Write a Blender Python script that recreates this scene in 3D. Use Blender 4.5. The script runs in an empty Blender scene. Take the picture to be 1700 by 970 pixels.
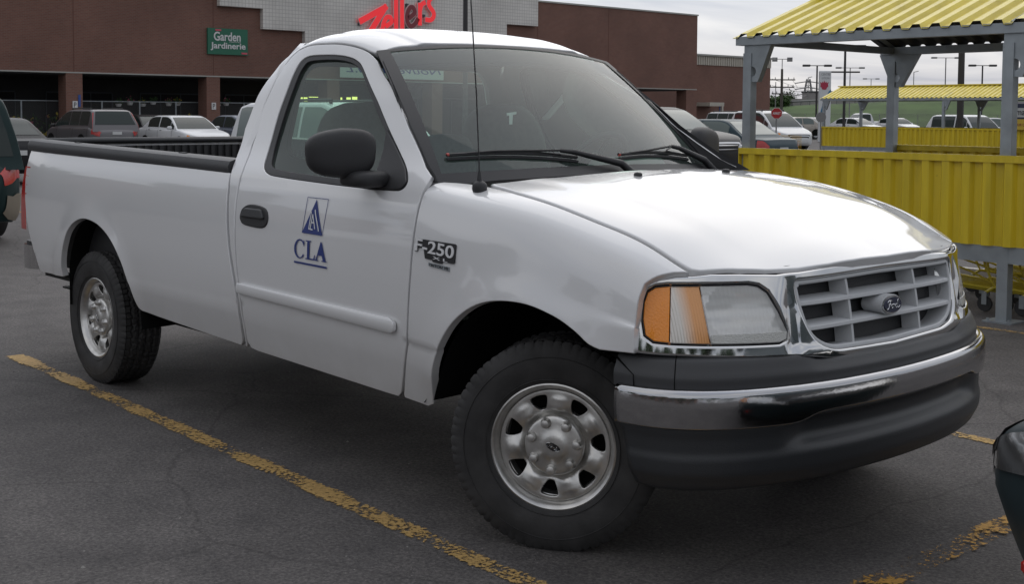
import bpy, math, random
import numpy as np
from mathutils import Vector, Matrix
from mathutils.geometry import delaunay_2d_cdt
random.seed(7); np.random.seed(7)
scene = bpy.context.scene
COL = scene.collection

# ------------------------------------------------------------------ camera
cam_data = bpy.data.cameras.new('camera'); cam = bpy.data.objects.new('camera', cam_data); COL.objects.link(cam)
_yaw, _pit, _rol = math.radians(138.151), math.radians(3.192), math.radians(0.347)
_F = Vector((math.cos(_yaw)*math.cos(_pit), math.sin(_yaw)*math.cos(_pit), -math.sin(_pit)))
_R = _F.cross(Vector((0,0,1))).normalized(); _U = _R.cross(_F)
_R2 = _R*math.cos(_rol) + _U*math.sin(_rol); _U2 = -_R*math.sin(_rol) + _U*math.cos(_rol)
m = Matrix((_R2, _U2, -_F)).transposed().to_4x4(); m.translation = Vector((3.080, -3.765, 1.516))
cam.matrix_world = m
cam_data.sensor_width = 36.0; cam_data.sensor_fit = 'HORIZONTAL'
cam_data.lens = 2049.3/1700*36.0
cam_data.shift_x = 0.0; cam_data.shift_y = -(485-303.78)/1700
cam_data.clip_start = 0.05; cam_data.clip_end = 3000
scene.camera = cam

# ------------------------------------------------------------------ sky, sun, exposure
SUN_EL, SUN_AZ = 42.0, 125.0        # azimuth measured from +x towards +y
world = bpy.data.worlds.new('World'); scene.world = world; world.use_nodes = True
nt = world.node_tree; nt.nodes.clear()
def N(nt, typ, **kw):
    n = nt.nodes.new(typ)
    for k, v in kw.items():
        if k.startswith('i_'): n.inputs[k[2:].replace('_', ' ')].default_value = v
        elif isinstance(k, str) and hasattr(n, k): setattr(n, k, v)
    return n
L = nt.links.new
out = N(nt, 'ShaderNodeOutputWorld'); bg = N(nt, 'ShaderNodeBackground'); bg.inputs[1].default_value = 0.10
sky = N(nt, 'ShaderNodeTexSky'); sky.sky_type = 'NISHITA'; sky.sun_disc = False
sky.sun_elevation = math.radians(SUN_EL); sky.sun_rotation = math.radians(90-SUN_AZ); sky.air_density = 1.0; sky.dust_density = 2.0
tc = N(nt, 'ShaderNodeTexCoord'); sep = N(nt, 'ShaderNodeSeparateXYZ'); L(tc.outputs['Generated'], sep.inputs[0])
# clouds: direction projected on a cloud ceiling (x/(z+.12), y/(z+.12))
ad = N(nt, 'ShaderNodeMath', operation='ADD'); L(sep.outputs[2], ad.inputs[0]); ad.inputs[1].default_value = 0.10
mx = N(nt, 'ShaderNodeMath', operation='MAXIMUM'); L(ad.outputs[0], mx.inputs[0]); mx.inputs[1].default_value = 0.05
dv = N(nt, 'ShaderNodeVectorMath', operation='DIVIDE'); L(tc.outputs['Generated'], dv.inputs[0])
cb_ = N(nt, 'ShaderNodeCombineXYZ'); [L(mx.outputs[0], cb_.inputs[i]) for i in range(3)]; L(cb_.outputs[0], dv.inputs[1])
mp = N(nt, 'ShaderNodeMapping'); L(dv.outputs[0], mp.inputs[0]); mp.inputs['Scale'].default_value = (0.9, 0.55, 0.0); mp.inputs['Rotation'].default_value = (0, 0, 0.6)
nz = N(nt, 'ShaderNodeTexNoise'); L(mp.outputs[0], nz.inputs[0]); nz.inputs['Scale'].default_value = 1.1; nz.inputs['Detail'].default_value = 6; nz.inputs['Roughness'].default_value = 0.52; nz.inputs['Distortion'].default_value = 0.5
cr = N(nt, 'ShaderNodeValToRGB'); L(nz.outputs[0], cr.inputs[0])
cr.color_ramp.elements[0].position = 0.34; cr.color_ramp.elements[0].color = (0.56, 0.60, 0.68, 1)
cr.color_ramp.elements[1].position = 0.64; cr.color_ramp.elements[1].color = (1.0, 0.99, 0.97, 1)
# the overcast sky is brighter higher up and towards the veiled sun
er = N(nt, 'ShaderNodeValToRGB'); L(sep.outputs[2], er.inputs[0]); e = er.color_ramp.elements
e[0].position = 0.0; e[0].color = (5.7, 5.7, 5.95, 1); e[1].position = 1.0; e[1].color = (8.5, 8.6, 9.0, 1)
for pos, c in ((0.10, (6.1, 6.25, 6.65, 1)), (0.32, (8.2, 8.2, 8.3, 1)), (0.60, (8.2, 8.2, 8.3, 1))):
    q = e.new(pos); q.color = c
sd = N(nt, 'ShaderNodeVectorMath', operation='DOT_PRODUCT'); L(tc.outputs['Generated'], sd.inputs[0])
_se, _sa = math.radians(SUN_EL), math.radians(SUN_AZ)
SUNV = Vector((math.cos(_se)*math.cos(_sa), math.cos(_se)*math.sin(_sa), math.sin(_se)))
sd.inputs[1].default_value = SUNV
sr = N(nt, 'ShaderNodeMapRange'); L(sd.outputs['Value'], sr.inputs[0]); sr.inputs[1].default_value = 0.35; sr.inputs[2].default_value = 1.0; sr.inputs[3].default_value = 0.96; sr.inputs[4].default_value = 1.5
m1 = N(nt, 'ShaderNodeMix', data_type='RGBA', blend_type='MULTIPLY'); m1.inputs[0].default_value = 1; L(cr.outputs[0], m1.inputs[6]); L(er.outputs[0], m1.inputs[7])
m2 = N(nt, 'ShaderNodeVectorMath', operation='SCALE'); L(m1.outputs[2], m2.inputs[0]); L(sr.outputs[0], m2.inputs['Scale'])
m3 = N(nt, 'ShaderNodeMix', data_type='RGBA'); m3.inputs[0].default_value = 0.90; L(sky.outputs[0], m3.inputs[6]); L(m2.outputs[0], m3.inputs[7])
L(m3.outputs[2], bg.inputs[0]); L(bg.outputs[0], out.inputs[0])

sl = bpy.data.lights.new('sun', 'SUN'); sl.energy = 0.55; sl.angle = math.radians(75); sl.color = (1.0, 0.96, 0.90)
so = bpy.data.objects.new('sun', sl); COL.objects.link(so); so.rotation_euler = SUNV.to_track_quat('Z', 'Y').to_euler()
scene.view_settings.view_transform = 'Standard'; scene.view_settings.look = 'None'
scene.view_settings.exposure = 0.12; scene.view_settings.gamma = 1.0; scene.view_settings.use_curve_mapping = False
# ------------------------------------------------------------------ curved surfaces of the truck
def natB(k):
    """cardinal natural cubic spline: returns f(t)->(n,len(k)) weights"""
    k=np.asarray(k,float); n=len(k); h=np.diff(k)
    A=np.zeros((n,n)); Rr=np.zeros((n,n)); A[0,0]=A[-1,-1]=1
    for i in range(1,n-1):
        A[i,i-1]=h[i-1];A[i,i]=2*(h[i-1]+h[i]);A[i,i+1]=h[i]
        Rr[i,i-1]=6/h[i-1];Rr[i,i]=-6/h[i-1]-6/h[i];Rr[i,i+1]=6/h[i]
    M=np.linalg.solve(A,Rr); I=np.eye(n)
    def f(t):
        t=np.atleast_1d(np.asarray(t,float)); j=np.clip(np.searchsorted(k,t)-1,0,n-2)
        hh=h[j]; a=(k[j+1]-t)/hh; b=(t-k[j])/hh
        # linear extrapolation outside
        lo=t<k[0]; hi=t>k[-1]
        aa=np.where(lo|hi,0,(a**3-a)*hh*hh/6); bb=np.where(lo|hi,0,(b**3-b)*hh*hh/6)
        return a[:,None]*I[j]+b[:,None]*I[j+1]+aa[:,None]*M[j]+bb[:,None]*M[j+1]
    return f
def pch(xs,ys):
    """monotone-ish hermite 1d"""
    xs=np.asarray(xs,float);ys=np.asarray(ys,float);h=np.diff(xs);d=np.diff(ys)/h
    m=np.zeros(len(xs)); m[0]=d[0];m[-1]=d[-1]
    for i in range(1,len(xs)-1): m[i]=0 if d[i-1]*d[i]<=0 else 2*d[i-1]*d[i]/(d[i-1]+d[i])
    def f(x):
        x=np.asarray(x,float); j=np.clip(np.searchsorted(xs,x)-1,0,len(xs)-2)
        t=(x-xs[j])/h[j]; tc=np.clip(t,0,1)
        v=(2*tc**3-3*tc**2+1)*ys[j]+(tc**3-2*tc**2+tc)*h[j]*m[j]+(-2*tc**3+3*tc**2)*ys[j+1]+(tc**3-tc**2)*h[j]*m[j+1]
        v=v+np.where(t<0,t*h[j]*m[0],0)+np.where(t>1,(t-1)*h[j]*m[-1],0)
        return v
    return f
W0=pch([.30,.42,.50,.58,.64,.70,.85,.98,1.08,1.17,1.24,1.30],[.895,.935,.955,.974,.986,.991,.997,.995,.985,.967,.943,.917])
def flare(x,z):
    o=0
    for cx,cz,R in ((0.,.40,.47),(-3.5,.42,.48)):
        d=np.hypot(x-cx,z-cz); o=o+.020*np.exp(-(np.maximum(d-R,0)/.085)**2)*np.clip((z-.40)/.15,0,1)
    return o
def taper(x):
    x=np.asarray(x,float); return .16*np.clip(x,0,9)**2+.10*np.clip(-4.1-x,0,9)**2
# bed / plain side
def S_side(sgn=-1):
    def S(u,v): return np.stack([u,sgn*(W0(v)+flare(u,v)-taper(u)),v],-1)
    return S
# front fender + hood net
TK=[.40,.50,.60,.70,.85,.97,1.07,1.14,1.20,1.26,1.45,1.70,2.06]
NX=[-.62,-.37,-.18,.03,.262,.457,.60,.70,.80]
NET=[
# each: side-high points then seam(Y,z) , hood .6,.3,0
[(.996,.97),(.983,1.09),(.962,1.18),(.925,1.25),(.84,1.272),(.60,1.285),(.30,1.292),(0,1.296)],
[(.996,.96),(.984,1.075),(.962,1.16),(.92,1.225),(.80,1.254),(.60,1.272),(.30,1.288),(0,1.292)],
[(.996,.95),(.984,1.06),(.964,1.14),(.925,1.205),(.83,1.237),(.61,1.262),(.30,1.279),(0,1.284)],
[(.993,.94),(.982,1.04),(.962,1.12),(.925,1.178),(.848,1.209),(.62,1.241),(.30,1.259),(0,1.264)],
[(.980,.92),(.968,1.01),(.948,1.07),(.912,1.123),(.842,1.157),(.62,1.196),(.30,1.218),(0,1.223)],
[(.955,.88),(.945,.95),(.927,1.01),(.893,1.063),(.820,1.098),(.61,1.142),(.30,1.168),(0,1.174)],
[(.925,.84),(.915,.90),(.895,.955),(.86,1.00),(.795,1.032),(.60,1.082),(.30,1.115),(0,1.122)],
[(.89,.82),(.88,.87),(.86,.92),(.825,.96),(.76,.995),(.58,1.040),(.30,1.078),(0,1.088)],
[(.85,.80),(.84,.85),(.82,.89),(.785,.92),(.73,.95),(.56,.99),(.30,1.032),(0,1.045)]]
_bt=natB(TK); _bx=natB(NX)
_net=np.array([[(float(W0(z))-float(taper(x)),z) for z in TK[:5]]+row for x,row in zip(NX,NET)])
def S_front(sgn=-1):
    def S(u,v):
        u=np.atleast_1d(u);v=np.atleast_1d(v)
        P=np.einsum('ni,nj,ijk->nk',_bx(u),_bt(v),_net)
        Y=P[:,0]+flare(u,P[:,1])*np.clip((1.26-v)/.1,0,1)
        # hood crease: raised centre panel
        cy=.655-.10*np.clip(u+.37,0,2)
        z=P[:,1]+.009*np.clip((.72-u)/.5,0,1)*(0.5+0.5*np.tanh((cy-Y)/.035))*np.clip((v-1.26)/.1,0,1)
        return np.stack([u+0*Y,sgn*Y,z],-1)
    return S
# cab
CK=[.30,.42,.50,.58,.64,.70,.85,.98,1.08,1.17,1.25,1.32,1.46,1.60,1.72,1.80,1.86,1.92,2.05,2.28,2.53]
CP=[(float(W0(z)),z) for z in CK[:11]]+[(.889,1.32),(.815,1.46),(.757,1.60),(.709,1.72),(.674,1.795),(.642,1.843),(.585,1.872),(.46,1.890),(.23,1.902),(0,1.905)]
_bc=natB(CK); _cp=np.array(CP)
def S_cab(sgn=-1):
    def S(u,v):
        u=np.atleast_1d(u);v=np.atleast_1d(v)
        P=_bc(v)@_cp
        dz=-.075*(np.clip(u+1.62,0,9)/.42)**2-.10*(np.clip(-1.72-u,0,9)/.25)**2*.5
        w=np.clip((v-1.55)/.35,0,1); w=w*w*(3-2*w)
        return np.stack([u+0*v,sgn*(P[:,0]-taper(u)),P[:,1]+dz*w],-1)
    return S
# windshield: u in [-1,1] across, v 0..1 up
def S_ws(u,v):
    u=np.atleast_1d(u);v=np.atleast_1d(v); a=np.abs(u)
    xb=-.50-.13*a**2.2; yb=.835*u; zb=1.255-.02*a*a
    xt=-1.150-.050*a**2.2; yt=.672*u; zt=1.822-.042*a**2
    b=.018*4*v*(1-v)
    return np.stack([xb+(xt-xb)*v+b*.6,yb+(yt-yb)*v,zb+(zt-zb)*v+b],-1)
# plan curves : arc-length parametrised
def plan(pts):
    pts=np.array(pts,float); m=pts.copy(); m[:,1]*=-1
    full=np.vstack([pts[::-1]*[1,-1],pts[1:]]) if pts[0,1]==0 else None
    d=np.r_[0,np.cumsum(np.hypot(*np.diff(full,axis=0).T))]; d-=d[len(pts)-1]
    B=natB(d)
    def f(s):
        P=B(s)@full; e=1e-4; T=(B(np.atleast_1d(s)+e)-B(np.atleast_1d(s)-e))@full; T/=np.linalg.norm(T,axis=1)[:,None]
        return P,np.stack([T[:,1],-T[:,0]],-1)  # outward normal (towards +x at centre)
    f.smax=d[-1]; return f
PF=plan([(.84,0),(.838,.25),(.822,.46),(.777,.62),(.712,.75),(.63,.855),(.555,.915),(.485,.948)])
def S_fas(s,z):
    s=np.atleast_1d(s);z=np.atleast_1d(z); P,N=PF(s)
    q=z-.74; o=-(.10*q+.28*q*np.abs(q))*(1+0.3*np.clip(np.abs(s)-.5,0,1))
    return np.stack([P[:,0]+N[:,0]*o,P[:,1]+N[:,1]*o,z],-1)
PB=plan([(.907,0),(.898,.22),(.867,.46),(.815,.65),(.745,.80),(.65,.905),(.54,.957),(.38,.978)])
def bump(prof):
    """prof: list of (w, offset, z); surface over (s,w)"""
    pr=np.array(prof); fo=pch(pr[:,0],pr[:,1]); fz=pch(pr[:,0],pr[:,2])
    def S(s,w):
        s=np.atleast_1d(s); w=np.atleast_1d(w); P,N=PB(s); o=fo(w)
        return np.stack([P[:,0]+N[:,0]*o,P[:,1]+N[:,1]*o,fz(w)],-1)
    return S
S_chr=bump([(0,-.034,.672),(.014,-.012,.676),(.026,.0,.670),(.042,.006,.656),(.09,.009,.62),(.15,.004,.56),(.17,-.002,.54)])
S_pad=bump([(0,-.16,.775),(.10,-.085,.772),(.135,-.05,.762),(.155,-.035,.732),(.175,-.024,.700),(.19,-.026,.674)])
S_val=bump([(0,-.004,.59),(.04,-.008,.555),(.08,-.014,.515),(.115,-.014,.48),(.135,-.008,.455),(.17,-.009,.42),(.215,-.022,.385),(.238,-.032,.366),(.246,-.040,.360),(.26,-.070,.357)])
# ------------------------------------------------------------------ helpers: objects
def link(o, parent=None):
    COL.objects.link(o)
    if parent is not None: o.parent = parent
    return o
def thing(name, label, cat, loc=(0,0,0), rz=0.0, group=None, kind=None):
    o = bpy.data.objects.new(name, None); COL.objects.link(o); o.location = loc; o.rotation_euler = (0, 0, rz); o.empty_display_size = 0.2
    return tag(o, label, cat, group, kind)
def tag(o, label=None, cat=None, group=None, kind=None):
    if label: o['label'] = label
    if cat: o['category'] = cat
    if group: o['group'] = group
    if kind: o['kind'] = kind
    return o
def copy_tree(o, parent=None):
    c = o.copy(); COL.objects.link(c); c.parent = parent
    for ch in o.children: copy_tree(ch, c)
    return c
def mesh(name, V, Fc, mat, parent=None, smooth=False, normals=None, mats=None, midx=None):
    me = bpy.data.meshes.new(name); me.from_pydata([tuple(map(float, v)) for v in V], [], [tuple(int(i) for i in f) for f in Fc]); 
    for mm in (mats or [mat]): me.materials.append(mm)
    if midx is not None:
        for pl, k in zip(me.polygons, midx): pl.material_index = k
    me.validate(); me.update()
    if smooth or normals is not None:
        me.polygons.foreach_set('use_smooth', [True]*len(me.polygons))
    if normals is not None and len(me.vertices) == len(normals):
        me.normals_split_custom_set_from_vertices([tuple(map(float, n)) for n in normals])
    return link(bpy.data.objects.new(name, me), parent)
class MB:
    """collects shapes, builds one mesh"""
    def __init__(s): s.V = []; s.F = []; s.M = []
    def add(s, V, Fc, m=0):
        o = len(s.V); s.V += [tuple(v) for v in V]; s.F += [tuple(i+o for i in f) for f in Fc]; s.M += [m]*len(Fc)
    def box(s, a, b, m=0, bev=0.0):
        x0,y0,z0 = a; x1,y1,z1 = b
        if bev <= 0:
            V = [(x,y,z) for z in (z0,z1) for y in (y0,y1) for x in (x0,x1)]
            s.add(V, [(0,2,3,1),(4,5,7,6),(0,1,5,4),(2,6,7,3),(0,4,6,2),(1,3,7,5)], m); return
        c = [( (x0+x1)/2,(y0+y1)/2,(z0+z1)/2 )]; h = [(x1-x0)/2,(y1-y0)/2,(z1-z0)/2]; b_ = min(bev, *h)
        V = []; idx = {}
        for sx in (-1,1):
            for sy in (-1,1):
                for sz in (-1,1):
                    for ax in range(3):
                        p_ = [sx*(h[0]-(b_ if ax != 0 else 0)), sy*(h[1]-(b_ if ax != 1 else 0)), sz*(h[2]-(b_ if ax != 2 else 0))]
                        idx[(sx,sy,sz,ax)] = len(V); V.append([c[0][i]+p_[i] for i in range(3)])
        Fc = []
        for ax in range(3):
            o1, o2 = (ax+1)%3, (ax+2)%3
            for sg in (-1,1):
                q = []
                for s1, s2 in ((-1,-1),(1,-1),(1,1),(-1,1)):
                    k = [0,0,0]; k[ax] = sg; k[o1] = s1; k[o2] = s2; q.append(idx[(*k, ax)])
                Fc.append(q if sg > 0 else q[::-1])
            for s1 in (-1,1):
                for s2 in (-1,1):
                    ka = [0,0,0]; kb = [0,0,0]; ka[o1] = kb[o1] = s1; ka[o2] = kb[o2] = s2; ka[ax] = -1; kb[ax] = 1
                    q = [idx[(*ka,o1)], idx[(*kb,o1)], idx[(*kb,o2)], idx[(*ka,o2)]]
                    Fc.append(q if s1*s2 > 0 else q[::-1])
        for sx in (-1,1):
            for sy in (-1,1):
                for sz in (-1,1):
                    q = [idx[(sx,sy,sz,i)] for i in range(3)]
                    Fc.append(q if sx*sy*sz > 0 else q[::-1])
        s.add(V, Fc, m)
    def tube(s, pts, r, n=8, m=0, closed=False, cap=True):
        P = [Vector(q) for q in pts]; k = len(P); rs = r if hasattr(r, '__len__') else [r]*k
        V = []; up = None
        for i in range(k):
            a = P[(i-1)%k] if (closed or i > 0) else P[i]; b = P[(i+1)%k] if (closed or i < k-1) else P[i]
            t = (b-a).normalized() if (b-a).length > 1e-9 else Vector((0,0,1))
            if up is None:
                up = Vector((0,0,1)) if abs(t.z) < .9 else Vector((1,0,0))
            u = (up - t*up.dot(t)); u = u.normalized() if u.length > 1e-6 else t.orthogonal().normalized(); up = u
            w = t.cross(u)
            for j in range(n):
                an = 2*math.pi*j/n; V.append(P[i] + (u*math.cos(an) + w*math.sin(an))*rs[i])
        Fc = []
        for i in range(k if closed else k-1):
            for j in range(n):
                a, b = i*n+j, i*n+(j+1)%n; c, d = ((i+1)%k)*n+(j+1)%n, ((i+1)%k)*n+j; Fc.append((a,b,c,d))
        if cap and not closed: Fc.append(tuple(range(n-1,-1,-1))); Fc.append(tuple((k-1)*n+j for j in range(n)))
        s.add(V, Fc, m)
    def prism(s, poly, f, d0, d1, m=0):
        """poly 2D, f(u,v,d)->xyz, extruded d0..d1, concave allowed"""
        n = len(poly); V = [f(u,v,d0) for u,v in poly] + [f(u,v,d1) for u,v in poly]
        tri = cdt(poly)
        Fc = [tuple(t) for t in tri] + [tuple(i+n for i in t[::-1]) for t in tri] + [(i,(i+1)%n,(i+1)%n+n,i+n) for i in range(n)]
        s.add(V, Fc, m)
    def lathe(s, prof, n=48, ax='y', c=(0,0,0), m=0):
        """prof [(r,h)], axis y: h along y"""
        V = []
        for r, h in prof:
            for j in range(n):
                a = 2*math.pi*j/n; q = (r*math.cos(a), h, r*math.sin(a)) if ax == 'y' else ((r*math.cos(a), r*math.sin(a), h) if ax == 'z' else (h, r*math.cos(a), r*math.sin(a)))
                V.append((q[0]+c[0], q[1]+c[1], q[2]+c[2]))
        Fc = [(i*n+j, i*n+(j+1)%n, (i+1)*n+(j+1)%n, (i+1)*n+j) for i in range(len(prof)-1) for j in range(n)]
        s.add(V, Fc, m)
    def build(s, name, mat, parent=None, smooth=False, auto=None):
        mats = mat if isinstance(mat, (list, tuple)) else [mat]
        o = mesh(name, s.V, s.F, None, parent, smooth=smooth or auto is not None, mats=mats, midx=s.M)
        fix_normals(o)
        if auto is not None: sharp(o, auto)
        return o
import bmesh
def fix_normals(o):
    bm = bmesh.new(); bm.from_mesh(o.data); bmesh.ops.recalc_face_normals(bm, faces=bm.faces); bm.to_mesh(o.data); bm.free()
def sharp(o, deg=35):
    o.data.set_sharp_from_angle(angle=math.radians(deg))
def cdt(poly):
    n = len(poly)
    r = delaunay_2d_cdt([Vector((float(a),float(b))) for a, b in poly], [(i,(i+1)%n) for i in range(n)], [], 1, 1e-7)
    vs, fs = r[0], r[2]
    # map output verts to input indices
    mp_ = []
    for q in vs:
        mp_.append(min(range(n), key=lambda i: (poly[i][0]-q.x)**2+(poly[i][1]-q.y)**2))
    return [tuple(mp_[i] for i in f) for f in fs]
# ------------------------------------------------------------------ helpers: curved panels
def resample(poly, step, closed=True, smooth=0):
    P = np.array(poly, float); n = len(P); outp = []
    for i in range(n if closed else n-1):
        a, b = P[i], P[(i+1)%n]; d = np.hypot(*(b-a)); k = max(1, int(math.ceil(d/step)))
        for j in range(k): outp.append(a+(b-a)*j/k)
    if not closed: outp.append(P[-1])
    return np.array(outp)
def rounded(poly, r, seg=4):
    """round the corners of a closed polygon; r may be a list"""
    P = [np.array(q, float) for q in poly]; n = len(P); o = []
    for i in range(n):
        rr = r[i] if hasattr(r, '__len__') else r
        a, b, c = P[i-1], P[i], P[(i+1)%n]; u, v = a-b, c-b; lu, lv = np.linalg.norm(u), np.linalg.norm(v)
        d = min(rr, lu*.48, lv*.48)
        if d < 1e-5: o.append(b); continue
        p0, p2 = b+u/lu*d, b+v/lv*d
        for k in range(seg+1):
            t = k/seg; o.append((1-t)**2*p0 + 2*t*(1-t)*b + t*t*p2)
    return np.array(o)
def smoothp(pts, n=8, closed=True):
    """Catmull-Rom through points"""
    P = np.array(pts, float); k = len(P); o = []
    for i in range(k if closed else k-1):
        g = lambda j: P[j%k] if closed else P[min(max(j,0),k-1)]
        a,b,c,d = g(i-1),g(i),g(i+1),g(i+2)
        for j in range(n):
            t = j/n; o.append(0.5*((2*b)+(-a+c)*t+(2*a-5*b+4*c-d)*t*t+(-a+3*b-3*c+d)*t**3))
    if not closed: o.append(P[-1])
    return np.array(o)
def area2(P): x, y = P[:,0], P[:,1]; return 0.5*np.sum(x*np.roll(y,-1)-np.roll(x,-1)*y)
def inset(P, d):
    """P CCW closed; positive d moves inwards"""
    a = P-np.roll(P,1,0); b = np.roll(P,-1,0)-P
    a /= np.maximum(np.linalg.norm(a,axis=1),1e-9)[:,None]; b /= np.maximum(np.linalg.norm(b,axis=1),1e-9)[:,None]
    na = np.stack([-a[:,1],a[:,0]],1); nb = np.stack([-b[:,1],b[:,0]],1)
    m_ = na+nb; l = np.maximum(np.sum(m_*nb,1),0.35); m_ = m_/l[:,None]
    return P+m_*d
def inside(P, q):
    x, y = q[:,0], q[:,1]; c = np.zeros(len(q), bool); n = len(P); j = n-1
    for i in range(n):
        xi, yi = P[i]; xj, yj = P[j]
        if yi != yj: c ^= ((yi > y) != (yj > y)) & (x < (xj-xi)*(y-yi)/(yj-yi)+xi)
        j = i
    return c
def segdist(P, q):
    d = np.full(len(q), 1e9)
    for i in range(len(P)):
        a, b = P[i], P[(i+1)%len(P)]; ab = b-a; l = max(ab@ab, 1e-12); t = np.clip(((q-a)@ab)/l, 0, 1)
        d = np.minimum(d, np.hypot(*(q-(a+t[:,None]*ab)).T))
    return d
def surfN(S, u, v, e=2e-4):
    a = S(u+e,v)-S(u-e,v); b = S(u,v+e)-S(u,v-e); n = np.cross(a,b); return n/np.maximum(np.linalg.norm(n,axis=1),1e-12)[:,None]
def panel(name, outline, S, mat, parent=None, holes=(), step=0.03, grid=0.04, r=0.004, depth=0.018, gap=0.0025, off=0.0, flip=None, centre=None, rimseg=3, get=False):
    """a curved sheet on S(u,v), rounded rim and turned-in flange. centre: a 3D point inside the body, normals point away from it"""
    O = resample(outline, step); 
    if area2(O) < 0: O = O[::-1]
    H = []
    for h in holes:
        h = resample(h, step)
        if area2(h) > 0: h = h[::-1]
        H.append(h)
    loops = [inset(O, gap)] + [inset(h, gap) for h in H]
    core = [inset(l, r) for l in loops]
    # interior points
    lo, hi = core[0].min(0), core[0].max(0)
    gx, gy = np.meshgrid(np.arange(lo[0]+grid*.5, hi[0], grid), np.arange(lo[1]+grid*.5, hi[1], grid)); q = np.stack([gx.ravel(), gy.ravel()],1)
    ok = inside(core[0], q)
    for h in core[1:]: ok &= ~inside(h, q)
    q = q[ok]
    for l in core:
        if len(q): q = q[segdist(l, q) > grid*.35]
    pts = np.vstack(core+[q]); edges = []; o = 0
    for l in core:
        n = len(l); edges += [(o+i, o+(i+1)%n) for i in range(n)]; o += n
    rs = delaunay_2d_cdt([Vector((float(a),float(b))) for a,b in pts], edges, [], 0, 1e-6)
    V2 = np.array([(a.x,a.y) for a in rs[0]]); F2 = [tuple(f) for f in rs[2]]
    cen = np.array([V2[list(f)].mean(0) for f in F2]); ok = inside(core[0], cen)
    for h in core[1:]: ok &= ~inside(h, cen)
    F2 = [f for f, k in zip(F2, ok) if k]
    P3 = S(V2[:,0], V2[:,1]); N3 = surfN(S, V2[:,0], V2[:,1])
    if flip is None:
        c = np.array(centre if centre is not None else (P3.mean(0)[0], 0, 0.9)); flip = np.sum(N3*(P3-c)) < 0
    sg = -1 if flip else 1
    N3 = N3*sg; P3 = P3+N3*off
    V = list(P3); Nn = list(N3); Fc = []
    for f in F2: Fc.append(f if sg > 0 else f[::-1])
    for l, c in zip(loops, core):
        base = len(V); n = len(l)
        e = 1e-3; out2 = inset(l, -e)
        NN = surfN(S, c[:,0], c[:,1])*sg; T = S(out2[:,0], out2[:,1])-S(l[:,0], l[:,1]); T -= NN*np.sum(T*NN,1)[:,None]; T /= np.maximum(np.linalg.norm(T,axis=1),1e-12)[:,None]
        rings = []
        for k in range(rimseg+1):
            th = math.pi/2*k/rimseg; ring2 = c+(l-c)*math.sin(th)
            R3 = S(ring2[:,0], ring2[:,1])+NN*(off-r*(1-math.cos(th))); rings.append((R3, NN*math.cos(th)+T*math.sin(th)))
        R3 = rings[-1][0]-NN*max(depth,1e-4); rings.append((R3, rings[-1][1]))
        for R3, NR in rings: V += list(R3); Nn += list(NR)
        for k in range(len(rings)-1):
            for i in range(n):
                a, b, c2, d = base+k*n+i, base+k*n+(i+1)%n, base+(k+1)*n+(i+1)%n, base+(k+1)*n+i
                Fc.append((a,d,c2,b) if sg > 0 else (a,b,c2,d))
    return mesh(name, V, Fc, mat, parent, normals=Nn)
def gridsurf(name, S, us, vs, mat, parent=None, flip=False, off=0.0, thick=0.0):
    U_, V_ = np.meshgrid(us, vs, indexing='ij'); u, v = U_.ravel(), V_.ravel()
    P = S(u, v); Nn = surfN(S, u, v)*(-1 if flip else 1); P = P+Nn*off; n, k = len(us), len(vs)
    Fc = []
    for i in range(n-1):
        for j in range(k-1):
            a, b, c, d = i*k+j, (i+1)*k+j, (i+1)*k+j+1, i*k+j+1; Fc.append((a,b,c,d) if not flip else (a,d,c,b))
    if thick:
        m_ = len(P); P = np.vstack([P, P-Nn*thick]); Nn = np.vstack([Nn, -Nn]); Fc += [tuple(i+m_ for i in f[::-1]) for f in Fc]
    return mesh(name, P, Fc, mat, parent, normals=Nn)
def superell(name, c, h, mat, parent=None, e1=.5, e2=.5, n=24, fn=None, rot=None):
    V = []; 
    sp = lambda a, e: math.copysign(abs(a)**e, a)
    for i in range(n//2+1):
        ph = -math.pi/2+math.pi*i/(n//2)
        for j in range(n):
            th = 2*math.pi*j/n
            q = Vector((sp(math.cos(ph),e1)*sp(math.cos(th),e2), sp(math.cos(ph),e1)*sp(math.sin(th),e2), sp(math.sin(ph),e1)))
            if fn: q = fn(q)
            q = Vector((q.x*h[0], q.y*h[1], q.z*h[2]))
            if rot: q = rot @ q
            V.append(q+Vector(c))
    Fc = [(i*n+j, i*n+(j+1)%n, (i+1)*n+(j+1)%n, (i+1)*n+j) for i in range(n//2) for j in range(n)]
    o = mesh(name, V, Fc, mat, parent, smooth=True)
    bm = bmesh.new(); bm.from_mesh(o.data); bmesh.ops.remove_doubles(bm, verts=bm.verts, dist=1e-5); bmesh.ops.recalc_face_normals(bm, faces=bm.faces); bm.to_mesh(o.data); bm.free()
    return o
def text2d(body, size=1.0, shear=0, space=1.0, bold=0.0):
    """outline triangles of a line of text in the built-in face: (verts2d, faces)"""
    c = bpy.data.curves.new('t', 'FONT'); c.body = body; c.size = size; c.shear = shear; c.space_character = space; c.offset = bold; c.resolution_u = 4
    o = bpy.data.objects.new('t', c); COL.objects.link(o)
    dg = bpy.context.evaluated_depsgraph_get(); dg.update()
    me = bpy.data.meshes.new_from_object(o.evaluated_get(dg)); V = np.array([v.co[:] for v in me.vertices])[:, :2]; Fc = [tuple(p_.vertices) for p_ in me.polygons]
    bpy.data.objects.remove(o); bpy.data.curves.remove(c); bpy.data.meshes.remove(me)
    return V, Fc
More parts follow.
